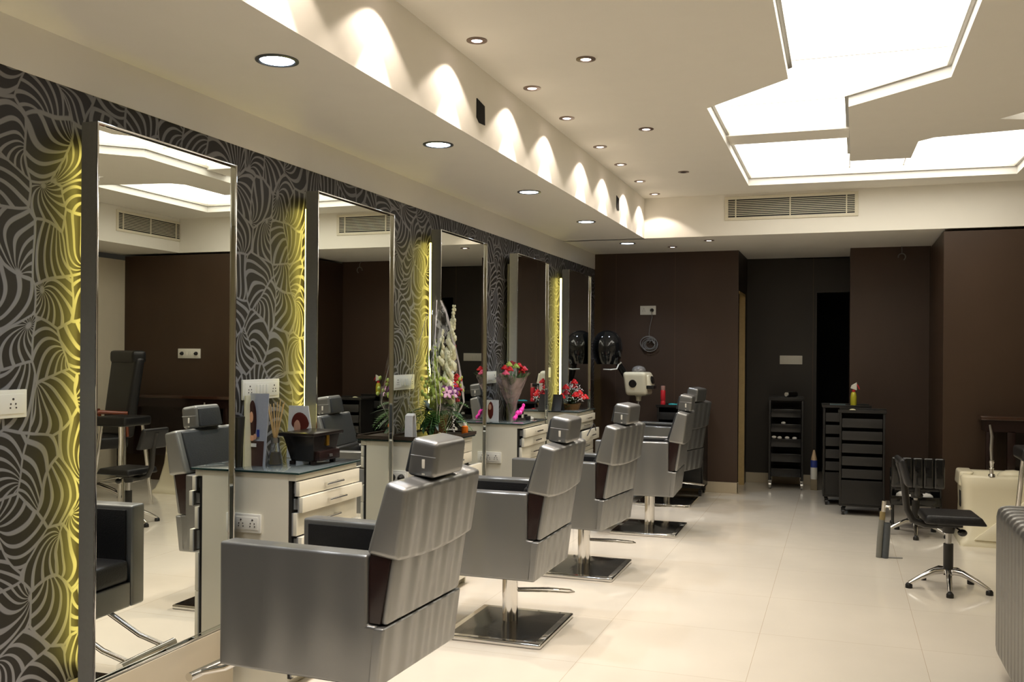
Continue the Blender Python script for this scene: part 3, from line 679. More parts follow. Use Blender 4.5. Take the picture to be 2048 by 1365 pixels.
MB().hexa([(-.055, -.09, .016), (.065, -.09, .016), (.065, .10, .016), (-.055, .10, .016), (-.085, -.115, .135), (.080, -.115, .135), (.080, .125, .135), (-.085, .125, .135)], .004).build('body', BW, t)
MB().box(-.098, .092, -.135, .145, .135, .152, .006).build('lid', BW, t)
d = MB().box(.062, .095, -.085, .105, .018, .064, .006).build('drawer', DARKW, t)
MB().box(.095, .101, .0, .025, .034, .046, .002).build('pull', STEEL, d)
MB().box(.072, .084, .0, .022, .085, .140, .001).build('clasp', GOLD, t)
for sx in (-.05, .062):
    for sy in (-.085, .09): MB().box(sx - .011, sx + .011, sy - .012, sy + .012, 0, .018, .002).build('foot', BW, t)

# --- flowers
def leaf_mb(m, p, d, L, wd, droop=.3):
    """one folded pointed leaf from p along d"""
    d = Vector(d).normalized(); sd = d.cross(Vector((0, 0, 1)))
    if sd.length < .1: sd = Vector((1, 0, 0))
    sd.normalize(); pts = []
    for i in range(6):
        f = i / 5; c = Vector(p) + d * L * f + Vector((0, 0, -droop * L * f * f)); ww = wd * math.sin(PI * min(1, f * .92 + .08)) ** .8
        pts.append((c - sd * ww, c + Vector((0, 0, -.15 * ww)), c + sd * ww))
    t = bmesh.new(); V = [[t.verts.new(q) for q in r] for r in pts]
    for a, b in zip(V, V[1:]):
        for k in (0, 1): t.faces.new((a[k], a[k + 1], b[k + 1], b[k]))
    m.add(t)
def fern_mb(m, p, d, L, n=14, wd=.045, droop=.35):
    d = Vector(d).normalized(); sd = d.cross(Vector((0, 0, 1)))
    if sd.length < .1: sd = Vector((1, 0, 0))
    sd.normalize()
    cs = [Vector(p) + d * L * i / n + Vector((0, 0, -droop * L * (i / n) ** 2)) for i in range(n + 1)]
    m.tube(cs, .0018, 5)
    for i in range(1, n):
        ww = wd * (1 - (i / n) ** 2 * .8)
        for s in (-1, 1): leaf_mb(m, cs[i], sd * s + d * .7, ww * 1.6, .0045, .2)
def spike_mb(m, p, tip, r0, n=16):
    p, tip = Vector(p), Vector(tip)
    for i in range(n):
        f = i / (n - 1); c = p.lerp(tip, f); a = i * 2.4; rr = r0 * (1 - f * .75)
        off = Vector((math.cos(a), math.sin(a), .3)) * rr * .75
        m.ball(c + off, rr * .8, (.9, .9, 1.35), 1)
        m.ball(c - off * .8 + Vector((0, 0, rr * .4)), rr * .7, (.9, .9, 1.35), 1)
def bloom_mb(m, c, r, nrm=(0, 0, 1), petals=5, rnd=0.):
    q = Vector((0, 0, 1)).rotation_difference(Vector(nrm).normalized())
    for k in range(petals):
        a = 2 * PI * k / petals + rnd; v = q @ Vector((math.cos(a) * r * .55, math.sin(a) * r * .55, r * .12))
        rot = (q @ Matrix.Rotation(a, 3, 'Z').to_quaternion()).to_matrix()
        m.ball(Vector(c) + v, r * .5, (1.0, .62, .22), 1, rot)
def carnation_mb(m, c, r, seed):
    rnd = random.Random(seed)
    for lay in range(4):
        for k in range(9):
            a = 2 * PI * k / 9 + lay * .4; rr = r * (.75 - .2 * lay)
            p = Vector(c) + Vector((math.cos(a) * rr, math.sin(a) * rr, r * (.05 + .22 * lay) + rnd.uniform(-.1, .1) * r))
            m.ball(p, r * .33, (1, .5, .7), 1, Matrix.Rotation(a + PI / 2 + rnd.uniform(-.3, .3), 3, 'Z'))
def gyp_mb(m, pts, r=.0045):
    for p in pts: m.ball(p, r * random.uniform(.8, 1.4), (1, 1, 1), 1)
def wrap_mb(prof, n, fold, amp, oval=(1, 1), lean=(0, 0), open_from=None):
    t = bmesh.new(); rings = []
    for r, z in prof:
        rings.append([t.verts.new((oval[0] * r * (1 + amp * math.sin(fold * 2 * PI * k / n + z * 9) * min(1, z * 4)) * math.cos(2 * PI * k / n) + lean[0] * z,
                                   oval[1] * r * (1 + amp * math.sin(fold * 2 * PI * k / n + z * 9 + 1) * min(1, z * 4)) * math.sin(2 * PI * k / n) + lean[1] * z,
                                   z + .02 * math.sin(3 * 2 * PI * k / n) * (z / prof[-1][1]))) for k in range(n)])
    for a, b in zip(rings, rings[1:]):
        for k in range(n): t.faces.new((a[k], b[k], b[(k + 1) % n], a[(k + 1) % n]))
    m = MB(); m.add(t); return m

# cabinet 2: tray, basket bouquet in cellophane, orange bottle, white card
t = thing('display_tray', 'dark brown tray covering the top of the second cabinet', 'tray', (-2.43, 5.44, ZT))
MB().box(-.18, .20, -.285, .285, 0, .010, .003).box(-.18, -.172, -.285, .285, .01, .022).box(.192, .20, -.285, .285, .01, .022).box(-.18, .2, -.285, -.277, .01, .022).box(-.18, .2, .277, .285, .01, .022).build('tray_body', mat('dark_tray', (.045, .032, .022), .3), t)
ZT2 = ZT + .0105
bt = thing('flower_basket', 'large bouquet of gladioli and orchids in a basket under clear cellophane', 'bouquet', (-2.415, 5.50, ZT2 + .0))
MB().lathe([(0, 0), (.055, 0), (.060, .01), (.068, .08), (.078, .125), (.073, .127), (.064, .08), (0, .08)], n=28, wob=lambda k, z: 1 + .02 * (k % 2)).build('basket', WICKER, bt)
m = MB()
for k in range(20):
    a = k * 2.4; L = random.uniform(.20, .29); fern_mb(m, (.02 * math.cos(a), .02 * math.sin(a), .15), (math.cos(a) * .5, math.sin(a), random.uniform(-.05, .55)), L, 14, .05, .6)
m.build('fern_leaves', LEAF, bt)
m = MB()
for k in range(22):
    a = k * 2.4 + .5; leaf_mb(m, (.03 * math.cos(a), .03 * math.sin(a), .13), (math.cos(a) * .5, math.sin(a) * .8, random.uniform(-.3, 1.2)), random.uniform(.16, .28), .018, .5)
for k in range(8):
    leaf_mb(m, (.0, -.03, .30), (random.uniform(-.1, .3), -.35 + .06 * k, 1.3), random.uniform(.25, .36), .012, .1)
m.build('broad_leaves', DLEAF, bt)
spikes = [((.06, .05, .42), (.08, .085, .815), CREAMFL, .040), ((.06, .01, .22), (.09, .0, .52), CREAMFL, .044), ((.03, -.03, .45), (.05, -.02, .66), CREAMFL, .026), ((.04, -.10, .22), (.05, -.14, .55), LIME, .030), ((.0, -.06, .22), (.03, -.09, .60), LIME, .018),
          ((.0, -.07, .18), (.02, -.20, .50), LIME, .016), ((.02, -.06, .2), (.03, -.12, .44), CREAMFL, .022)]
for a, b, mm, r in spikes:
    m = MB(); spike_mb(m, a, b, r, 18); m.tube([(0, 0, .12), a, b], .004, 6); m.build('gladiolus_spike', mm, bt)
for k in range(14):
    a = k * 2.4; m = MB(); c = (.09 + .02 * math.cos(a), -.10 + .14 * (k / 13) + .02 * math.sin(a), .27 + .055 * math.sin(a * 1.3))
    bloom_mb(m, c, .042, (.8, -.5, .3), 5, a); m.build('orchid_bloom', PURPLE if k % 4 else LILAC, bt)
m = MB()
for k in range(60):
    a = k * 2.4; m.ball((.05 + .07 * math.cos(a), -.02 + .17 * math.sin(a * 1.1), .24 + .12 * math.sin(a * .7) ** 2), .012, (1, .8, 1.2), 1)
o = m.build('filler_buds', LIME, bt); o['kind'] = 'stuff'
for k, (dy, dz_) in enumerate(((.06, .30), (.10, .25), (.12, .34), (.08, .21), (.14, .28), (.05, .25))):
    m = MB(); carnation_mb(m, (.085, dy, dz_), .044, k); m.build('red_rose', DRED if k % 2 else RED, bt)
for k, (dy, z0, z1) in enumerate(((.035, .02, .24), (.02, .28, .40))):
    m = MB()
    for i in range(22):
        f = i / 21; m.ball((.10 + .006 * math.cos(i * 1.9), dy + .006 * math.sin(i * 1.9), z0 + (z1 - z0) * f), .0065, (1, 1, 1), 1)
    m.build('white_bead_string', WHITEFL, bt)
wp = wrap_mb([(.10, .0), (.13, .06), (.20, .13), (.255, .20), (.24, .30), (.20, .45), (.15, .62), (.09, .78), (.03, .86)], 40, 7, .05, (.66, .92))
wp.build('cellophane_wrap', CELLO, bt)
m = MB()
for k in range(9):
    a = 2 * PI * k / 9 + .3; m.tube([(r_ * .66 * math.cos(a + .1 * math.sin(9 * z_)), r_ * .92 * math.sin(a + .1 * math.sin(9 * z_)), z_) for r_, z_ in ((.10, .02), (.20, .13), (.25, .20), (.235, .30), (.195, .45), (.15, .60), (.09, .76))[:(7 if k % 2 else 4)]], .0018, 5)
m.build('cellophane_fold_highlight', mat('pale_fold_highlight', (.75, .73, .7), .15, .4), bt)  # thin pale tubes stand for highlights along the cellophane folds
for k, (a_, w_) in enumerate(((1.10, .012), (.62, .022), (-1.0, .006))):
    cs_ = [(r_ * .67 * math.cos(a_ + .12 * math.sin(7 * z_)), r_ * .93 * math.sin(a_ + .12 * math.sin(7 * z_)), z_) for r_, z_ in ((.205, .13), (.256, .20), (.243, .30), (.203, .45), (.155, .60), (.095, .76), (.04, .85))]
    m = MB()
    for p_, q_ in zip(cs_, cs_[1:]):
        j1 = .5 + .5 * math.sin(p_[2] * 21 + k); j2 = .5 + .5 * math.sin(q_[2] * 21 + k)
        m.quad([p_, (p_[0] - .3 * w_, p_[1] - w_ * (.3 + j1), p_[2]), (q_[0] - .3 * w_, q_[1] - w_ * (.3 + j2), q_[2]), q_])
    m.build('cellophane_crease_highlight', mat('pale_crease_highlight', (.62, .58, .58), .12, .3), bt)  # pale strips put the glint on the creases into solid colour
MB().box(.085, .088, .075, .105, .50, .535).build('tag', WHITEPL, bt)
MB().box(.085, .088, .075, .105, .535, .57).build('tag', REDPL, bt)
for o in bt.children:
    if o.name.startswith(('fern', 'broad')):
        for v in o.data.vertices: v.co = (max(v.co.x, -.195), max(v.co.y, -.205), max(v.co.z, .014))
t = thing('oil_bottle', 'small amber bottle with white cap beside the large bouquet', 'bottle', (-2.255, 5.585, ZT2))
MB().lathe([(0, 0), (.020, 0), (.021, .004), (.021, .05), (.010, .056)], n=20).build('bottle_body', ORANGE, t)
MB().lathe([(.011, .055), (.012, .056), (.012, .075), (0, .075)], n=16).build('cap', WHITEPL, t)
t = thing('small_jar', 'small black jar at the right end of the dark tray', 'jar', (-2.31, 5.708, ZT2))
MB().lathe([(0, 0), (.014, 0), (.014, .03), (0, .031)], n=16).build('jar_body', BLACKGL, t)
t = thing('white_display_card', 'white folded card standing near the mirror left of the large bouquet', 'card', (-2.47, 5.235, ZT2))
MB().prism([(-.045, 0), (-.04, .17), (.0, .185), (.012, .17), (.03, 0), (.025, 0), (.0, .17), (-.035, .165), (-.04, 0)], 0, -.02, .03).build('card', PRINTW, t)
t.scale = (1, .9, .8)
t = thing('yellow_flower_head', 'small pale yellow flower head lying on the dark tray', 'flower', (-2.34, 5.38, ZT2))
MB().ball((0, 0, .013), .014, (1, 1, .9), 2).build('petals', CREAMFL, t)

# cabinet 3: carnations
bt = thing('carnation_bouquet', 'bouquet of red and pink carnations in crinkled wrap with a hot pink bow', 'bouquet', (-2.44, 7.03, ZT), 0)
wr = wrap_mb([(.022, .0), (.028, .06), (.05, .12), (.09, .20), (.135, .29), (.155, .33)], 36, 8, .08, (.65, 1.12), (.02, -.05))
wr.build('wrap', NETWRAP, bt)
m = MB()
for k in range(18):
    a = k * 2.4; leaf_mb(m, (.02 + .03 * math.cos(a), -.02 + .06 * math.sin(a), .26), (math.cos(a) * .6, math.sin(a), .9), .15, .012, .2)
m.build('foliage', LEAF, bt)
m = MB()
for k in range(9): m.tube([(0, 0, .01), (.07 * math.cos(k * .7), .11 * math.sin(k * .7) - .02, .36)], .0025, 5)
m.build('stems', LEAF, bt)
cars = [(-.13, .375, .05, RED), (-.15, .35, .03, PINK), (-.075, .41, .02, LIME), (-.02, .395, .05, LIME), (.0, .415, .01, DRED), (.035, .40, .05, RED), (.105, .375, .06, PINK), (.13, .355, .03, RED), (.075, .405, .0, DRED), (-.10, .385, .0, RED), (.055, .375, .07, RED)]
for k, (dy, z, dx, mm) in enumerate(cars):
    m = MB(); carnation_mb(m, (dx - .01, dy * 1.1 - .01, z - .01), .030, 40 + k); m.build('carnation_bloom', mm, bt)
m = MB()
for s in (-1, 1):
    for k in range(5):
        m.ball((.07, -.05 + s * (.022 + .017 * k), .060 + s * .010 * k + .006 * math.sin(k * 2)), .022 - .001 * k, (.7, .8, 1.0), 1)
m.ball((.08, -.05, .06), .016, (1, 1, 1), 1)
m.build('ribbon_bow', HOTPINK, bt)
bt.scale = (1.12, 1.22, 1.08)
t = thing('photo_card', 'small photo card of a long-haired model beside the carnation bouquet', 'photo card', (-2.55, 6.86, ZT))
MB().box(-.05, .06, -.002, .002, 0, .165).build('card', PRINTW, t)
MB().ball((-.005, -.004, .085), .04, (.6, .05, 1.7), 2).build('printed_hair', HAIR2, t)
MB().ball((-.01, -.006, .11), .018, (.7, .05, 1.3), 2).build('printed_face', SKIN, t)
t = thing('hair_clipper', 'small black and white clipper lying at the front of the third cabinet', 'clipper', (-2.34, 7.13, ZT))
MB().box(-.015, .015, -.03, .03, 0, .03, .006).build('black_head', BLACKPL, t)
MB().hexa([(-.014, .03, 0), (.014, .03, 0), (.012, .12, 0), (-.012, .12, 0), (-.014, .03, .028), (.014, .03, .028), (.01, .12, .012), (-.01, .12, .012)], .004).build('white_handle', WHITEPL, t)

# cabinet 4: red flowers with white sprays
bt = thing('flower_basket', 'low basket of red flowers and white sprays on the farthest cabinet', 'bouquet', (-2.40, 8.60, ZT))
MB().lathe([(0, 0), (.075, 0), (.095, .055), (.088, .055), (0, .04)], n=28, wob=lambda k, z: 1 + .03 * (k % 2)).build('basket', WICKER, bt)
m = MB()
for k in range(26):
    a = k * 2.4; leaf_mb(m, (0, 0, .05), (math.cos(a) * .7, math.sin(a), random.uniform(.1, 1.0)), random.uniform(.12, .2), .012, .3)
m.build('foliage', DLEAF, bt)
rr = [(.08, .10, .10, RED), (.09, -.01, .145, RED), (.07, -.09, .13, RED), (.04, -.02, .25, RED), (.03, .0, .21, RED), (.10, .16, .10, RED), (0, -.15, .15, DRED), (-.03, -.2, .12, RED), (.05, .05, .13, DRED), (-.02, -.1, .2, RED)]
for k, (dx, dy, z, mm) in enumerate(rr):
    m = MB(); carnation_mb(m, (dx, dy, z), .040, 80 + k); m.build('red_bloom', mm, bt)
m = MB(); pts = []
for k in range(280):
    a = random.uniform(0, 2 * PI); e = random.uniform(.15, 1.45); r_ = random.uniform(.15, .215)
    pts.append((.55 * r_ * math.cos(a) * math.cos(e) + .02, r_ * math.sin(a) * math.cos(e), .05 + r_ * math.sin(e)))
gyp_mb(m, pts, .0038); o = m.build('white_spray', WHITEFL, bt); o['kind'] = 'stuff'
m = MB()
for p in pts[::7]: m.tube([(0, 0, .05), p], .0008, 4, caps=False)
m.build('spray_stems', LEAF, bt)
t = thing('table_sign', 'small triangular tent card left of the red flower basket', 'sign', (-2.45, 8.345, ZT))
MB().prism([(-.06, 0), (0, .15), (.06, 0), (.054, 0), (0, .136), (-.054, 0)], 0, -.045, .045).build('card', mat('dark_acrylic_card', (.02, .02, .02), .15), t)
# hair dryer lead on the fourth cabinet's open drawer
m = MB(); m.tube([(-2.19, 8.42, .74), (-2.17, 8.47, .80), (-2.16, 8.53, .84), (-2.165, 8.60, .83), (-2.17, 8.66, .77)], .005, 8)
tag(m.build('power_lead', BLACKPL), 'black lead looping over the open drawer of the farthest cabinet', 'cable')

# ------------------------------------------------------------------ hood dryer, steamer, cable
t = thing('hood_dryer', 'glossy black hood dryer on a wall arm in the left far corner', 'hood dryer', (-2.365, 9.93, .04))
MB().lathe([(0, .195), (.05, .188), (.10, .163), (.140, .115), (.158, .05), (.160, -.02), (.148, -.10), (.118, -.17), (.108, -.17), (.14, -.10), (.150, -.02), (.145, .05), (.10, .14), (0, .17)], c=(0, 0, 1.51), n=36, mw=None).build('hood', BLACKGL, t)
MB().tube([(.10, .10, 1.34), (.15, .2, 1.22), (.20, .30, 1.15), (.20, .44, 1.15)], .035, 14).build('arm', BLACKPL, t)
MB().tube([(-.02, -.10, 1.285), (.06, -.12, 1.282), (.12, -.08, 1.29), (.13, -.04, 1.335), (.16, -.04, 1.36)], .0075, 8).build('handle', WHITEPL, t)
MB().lathe([(.03, 0), (.036, .01), (0, .012)], c=(0, 0, 0), n=16, mw=Matrix.Translation((.142, -.055, 1.45)) @ Matrix.Rotation(R(80), 4, 'Y')).build('vent_cap', STEEL, t)
t = thing('hair_steamer', 'white hair steamer head with black round knobs on a thin pole', 'hair steamer', (-2.03, 9.96, .0), R(-8))
MB().hexa([(-.115, -.11, 1.05), (.125, -.11, 1.05), (.125, .11, 1.05), (-.115, .11, 1.05), (-.145, -.13, 1.30), (.115, -.13, 1.30), (.115, .13, 1.30), (-.145, .13, 1.30)], .045, 5).hexa([(.09, -.09, 1.10), (.165, -.07, 1.12), (.165, .07, 1.12), (.09, .09, 1.10), (.09, -.09, 1.26), (.135, -.07, 1.28), (.135, .07, 1.28), (.09, .09, 1.26)], .025, 4).build('housing', IVORY, t)
MB().lathe([(.076, 0), (.078, .025), (.062, .055), (.03, .070), (0, .074)], c=(.0, 0, 1.295), n=24).build('steam_dome', mat('smoky_plastic', (.18, .17, .16), .1, coat=1.), t)
for nm, c, ax in (('side_knob', (-.025, -.114, 1.18), 'x'), ('front_knob', (.150, 0, 1.215), 'y')):
    mw = Matrix.Translation(c) @ (Matrix.Rotation(R(90), 4, 'X') if ax == 'x' else Matrix.Rotation(R(75), 4, 'Y'))
    MB().lathe([(.042, -.004), (.044, .006), (.036, .012), (.020, .010), (0, .014)], n=28, mw=mw).build(nm, BLACKGL, t)
MB().box(.10, .20, -.095, -.0, 1.125, 1.16, .006).build('spout', BLACKPL, t)
MB().lathe([(.045, 1.05), (.03, 1.035), (.028, .995), (.012, .985)], n=20).build('neck', IVORY, t)
MB().tube([(0, 0, .08), (0, 0, .995)], .011, 12).build('pole', CHROME, t)
MB().lathe([(0, .035), (.10, .035), (.10, .055), (.03, .075), (0, .08)], n=24).build('base', BLACKPL, t)
m = MB(); m.tube([(-1.97, YW - .05, 1.965), (-1.965, YW - .03, 1.90), (-1.99, YW - .02, 1.80), (-2.0, YW - .02, 1.72), (-1.995, YW - .02, 1.66)], .004, 6)
for k in range(7):
    c = Vector((-1.995 + .016 * math.cos(k * 2.3), YW - .02 - .004 * k, 1.60 + .012 * math.sin(k * 2))); rr_ = .072 + .02 * math.sin(k * 1.7)
    m.tube([c + Vector((rr_ * math.cos(a), .004 * math.sin(3 * a + k), rr_ * .85 * math.sin(a))) for a in [2 * PI * j / 20 for j in range(20)]], .004, 6, closed=True)
m.tube([(-1.99, YW - .045, 1.62), (-1.96, YW - .05, 1.655), (-1.95, YW - .05, 1.62), (-1.93, YW - .05, 1.60)], .005, 6)
tag(m.build('coiled_cable', mat('grey_cable', (.20, .19, .18), .35)), 'coiled grey cable hanging below the socket on the brown back wall', 'cable')
m = MB(); c = Vector((.583, 10.42, 2.50))
m.tube([c + Vector((.035 * math.cos(a), -.02, .035 * math.sin(a))) for a in [R(-60) + R(250) * j / 14 for j in range(15)]], .006, 8); m.tube([(.583, 10.44, 2.61), (.583, 10.40, 2.575), (.583, 10.40, 2.54)], .005, 8)
tag(m.build('hanging_hook', mat('dull_wire', (.16, .15, .14), .4)), 'small curled wire hook at the top of the dark wall right of the recess', 'hook')

# ------------------------------------------------------------------ trolleys
def caster(t, x, y, m=BLACKPL, r=.028):
    c = MB(); c.tube([(x - .012, y, r), (x + .012, y, r)], r, 16); c.box(x - .018, x + .018, y - .012, y + .03, r, r * 2 + .012, .003)
    return c.build('caster', m, t)
def trolley(loc, rz, wd, dp, h, n, label, top_items=True, solid_bottom=True, group='black salon trolleys'):
    t = thing('salon_trolley', label, 'trolley', loc, rz, group)
    z0 = .085
    MB().box(-wd / 2, -wd / 2 + .02, -dp / 2, dp / 2, z0, h - .03, .004).box(wd / 2 - .02, wd / 2, -dp / 2, dp / 2, z0, h - .03, .004).box(-wd / 2, wd / 2, dp / 2 - .015, dp / 2, z0, h - .03).box(-wd / 2, wd / 2, -dp / 2, dp / 2, z0, z0 + .02, .004).build('cabinet_frame', BLACKPL, t)
    MB().box(-wd / 2 - .012, wd / 2 + .012, -dp / 2 - .012, dp / 2 + .012, h - .03, h - .012, .008, 3).box(-wd / 2 - .012, wd / 2 + .012, -dp / 2 - .012, -dp / 2 - .002, h - .02, h, .003).box(-wd / 2 - .012, wd / 2 + .012, dp / 2 + .002, dp / 2 + .012, h - .02, h, .003).build('top_tray', BLACKPL, t)
    zb = z0 + .02
    if solid_bottom: big = .24
    else: big = 0
    hh = (h - .05 - zb - big) / n
    if big: MB().box(-wd / 2 + .02, wd / 2 - .02, -dp / 2 - .006, -dp / 2 + .01, zb, zb + big - .015, .004).build('bottom_drawer', BLACKPL, t)
    for k in range(n):
        z = zb + big + hh * k
        d = MB(); d.box(-wd / 2 + .024, wd / 2 - .024, -dp / 2 - .004, -dp / 2 + .01, z + .004, z + hh - .030, .003); d.box(-wd / 2 + .03, wd / 2 - .03, -dp / 2 + .008, dp / 2 - .03, z + .006, z + .016)
        d.build('drawer', mat('black_drawer_plastic', (.020, .019, .018), .42), t)
    for sx in (-1, 1):
        for sy in (-1, 1): caster(t, sx * (wd / 2 - .035), sy * (dp / 2 - .04))
    return t
trolley((.200, 9.52, 0), R(-2), .400, .34, .985, 5, 'black drawer trolley in front, on the floor before the dark recess wall')
trolley((.055, 10.09, 0), R(2), .44, .34, 1.0, 5, 'black drawer trolley carrying the yellow spray bottle, behind another trolley')
trolley((-1.595, 10.17, 0), R(0), .49, .34, .955, 5, 'black trolley by the back wall carrying the red bottle')
# open tray trolley in the recess
t = thing('salon_trolley', 'black tray trolley on chrome casters under the long switch plate', 'trolley', (-.575, 11.08, 0), R(3), 'black salon trolleys')
for sx in (-1, 1): MB().box(sx * .175 - .012, sx * .175 + .012, -.17, .17, .10, 1.0, .005).build('side_panel', BLACKPL, t)
MB().box(-.19, .19, -.18, .18, .985, 1.0, .005).box(-.19, .19, -.18, -.172, .99, 1.02, .003).box(-.19, .19, .172, .18, .99, 1.02, .003).build('top_tray', BLACKPL, t)
for k in range(5):
    z = .14 + k * .165; m = MB().box(-.16, .16, -.18, .16, z, z + .008).box(-.16, .16, -.19, -.18, z, z + .09, .004).box(-.16, .16, .15, .16, z, z + .09); m.build('tray', mat('black_tray_gloss', (.014, .014, .014), .2), t)
for sx in (-1, 1):
    for sy in (-1, 1): caster(t, sx * .17, sy * .16, STEEL, .042)
for k, (x, z) in enumerate(((-.12, .575), (-.06, .57), (.02, .572), (.10, .57), (-.02, .735))):
    o = MB().ball((x, -.16, z), .02, (1.3, .6, .8), 2).build('hair_roller', TOWEL, None); o.location = (-.575, 11.08, 0)
    tag(o, 'white hair roller lying alone in the second tray of the recess trolley' if k == 4 else 'white hair roller, one of four in a row in the recess trolley', 'hair roller', 'white rollers in the recess trolley')
t = thing('spray_can', 'silver can lying on top of the recess trolley', 'spray can', (-.52, 11.03, 1.021))
MB().tube([(-.045, -.05, .030), (.045, .07, .030)], .030, 20).build('can_body', STEEL, t)
MB().tube([(-.052, -.058, .030), (-.045, -.049, .030)], .024, 18).build('cap', WHITEPL, t)
t = thing('floor_bottle', 'tall white and blue bottle standing beside the recess trolley', 'bottle', (-.27, 10.98, 0))
MB().box(-.035, .035, -.03, .03, 0, .12, .004).build('carton', mat('tan_carton', (.25, .20, .12), .6), t)
MB().lathe([(0, .12), (.035, .12), (.037, .13), (.037, .24), (.037, .25)], n=20).build('lower_body', WHITEPL, t)
MB().lathe([(.0372, .25), (.0372, .32), (.034, .33)], n=20).build('blue_band', BLUE, t)
MB().lathe([(.034, .33), (.028, .36), (.016, .41), (.010, .44), (0, .445)], n=20).build('neck', mat('peach_neck', (.6, .42, .25), .4), t)
t = thing('spray_bottle', 'yellow spray bottle with red and white trigger', 'spray bottle', (.125, 10.03, .99))
MB().lathe([(0, 0), (.028, 0), (.030, .004), (.030, .09), (.024, .125), (.013, .14)], n=20).build('bottle_body', YELLOWG, t)
MB().lathe([(.015, .138), (.016, .14), (.016, .158), (.010, .160)], n=16).build('collar', REDPL, t)
MB().hexa([(-.03, -.012, .175), (.03, -.012, .155), (.03, .012, .155), (-.03, .012, .175), (-.02, -.012, .205), (.03, -.012, .235), (.03, .012, .235), (-.02, .012, .205)], .004).build('spray_head', WHITEPL, t)
MB().tube([(.03, 0, .215), (.045, 0, .19), (.055, 0, .165)], .006, 8).build('trigger', REDPL, t)
t = thing('folded_cloth', 'dull blue folded cloth beside the yellow spray bottle', 'cloth', (-.02, 9.98, .99))
MB().box(-.08, .07, -.06, .06, 0, .016, .006).build('cloth_body', mat('blue_grey_cloth', (.06, .10, .11), .8), t)
t = thing('cream_lid', 'small round cream lid on the front black trolley', 'lid', (.11, 9.44, .975))
MB().lathe([(.03, 0), (.03, .006), (.018, .014), (0, .016)], n=20).build('dome', CREAMFL, t)
t = thing('product_bottle', 'tall red bottle with clear cap standing by the brown back wall', 'bottle', (-1.785, 10.05, .943))
MB().lathe([(0, 0), (.024, 0), (.026, .005), (.026, .04), (.022, .05), (.026, .06), (.026, .155), (.022, .165)], n=20).build('bottle_body', REDPL, t)
MB().lathe([(.022, .165), (.023, .167), (.023, .21), (0, .212)], n=20).build('cap', mat('pale_red_cap', (.55, .30, .26), .3), t)
t = thing('teal_brush', 'teal hair brush lying beside the tall red bottle', 'hair brush', (-1.68, 10.04, .943))
MB().ball((0, 0, .014), .05, (1, .5, .25), 2).build('brush_head', TEAL, t)
MB().tube([(.04, 0, .014), (.13, .02, .014)], .010, 8).build('grip', TEAL, t)

# ------------------------------------------------------------------ stools
def star_base(t, r, h, n=5, a0=0.):
    for k in range(n):
        a = 2 * PI * k / n + a0; c, s = math.cos(a), math.sin(a)
        l = MB(); l.tube([(.02 * c, .02 * s, h), (r * .35 * c, r * .35 * s, h - .005), (r * .7 * c, r * .7 * s, h * .62), (r * c, r * s, .030)], [.022, .021, .017, .013], 12)
        lo = l.build('base_leg', CHROME, t)
        MB().lathe([(0, 0), (.022, 0), (.022, .02), (.014, .032), (0, .034)], c=(r * c, r * s, 0), n=16).build('foot_cap', BLACKPL, lo)
def stool(loc, rz, label, seat_z=.49, group='black backed stools'):
    t = thing('salon_stool', label, 'stool', loc, rz, group)
    star_base(t, .245, .115, 5, R(-93) - rz)
    MB().tube([(0, 0, .09), (0, 0, .29)], .030, 20).build('gas_sleeve', BLACKPL, t)
    MB().tube([(0, 0, .29), (0, 0, seat_z - .07)], .018, 16).build('piston', mat('satin_steel', (.5, .5, .5), .3, 1.), t)
    MB().box(-.075, .075, -.07, .07, seat_z - .085, seat_z - .055, .008).lathe([(.035, seat_z - .13), (.045, seat_z - .085)], n=16).build('mechanism', BLACKPL, t)
    MB().tube([(.03, 0, seat_z - .085), (.07, -.03, seat_z - .11)], .006, 8).ball((.075, -.04, seat_z - .12), .03, (1, .8, .8), 2).build('lever_knob', BLACKGL, t)
    MB().hexa([(-.165, -.175, seat_z - .055), (.20, -.175, seat_z - .055), (.20, .175, seat_z - .055), (-.165, .175, seat_z - .055), (-.155, -.165, seat_z), (.165, -.165, seat_z), (.165, .165, seat_z), (-.155, .165, seat_z)], .02, 4).build('seat', BLACKLE, t)
    return t
t = stool((.662, 6.66, 0), R(4), 'black stool with side backrest on a chrome star base, in front of the basin')
MB().tube([(-.02, 0, .405), (-.14, 0, .405), (-.215, 0, .43), (-.25, 0, .50), (-.262, 0, .62), (-.275, 0, .73), (-.30, 0, .80)], .022, 12).build('back_bracket', BLACKPL, t)
MB().hexa([(-.272, -.15, .66), (-.232, -.17, .66), (-.232, .17, .66), (-.272, .15, .66), (-.315, -.14, .83), (-.282, -.15, .84), (-.282, .15, .84), (-.315, .14, .83)], .018, 4).build('backrest', BLACKLE, t)
t = stool((.60, 8.56, 0), R(90), 'black stool with glossy pleated backrest, half hidden behind the nearer stool', .44)
MB().tube([(-.02, 0, .36), (-.16, 0, .36), (-.20, 0, .40), (-.205, 0, .52)], .022, 12).build('back_bracket', BLACKPL, t)
m = MB()
for k in range(5): m.hexa([(-.235, -.20 + .08 * k, .42), (-.18, -.20 + .08 * k, .42), (-.18, -.12 + .08 * k, .42), (-.235, -.12 + .08 * k, .42), (-.235, -.20 + .08 * k, .665), (-.19, -.20 + .08 * k, .665), (-.19, -.12 + .08 * k, .665), (-.235, -.12 + .08 * k, .665)], .018, 4)
m.build('backrest', BLACKGL, t)
t = thing('tray_cart', 'low black tray cart with white towels behind the farther stool', 'trolley', (.62, 8.935, 0), 0)
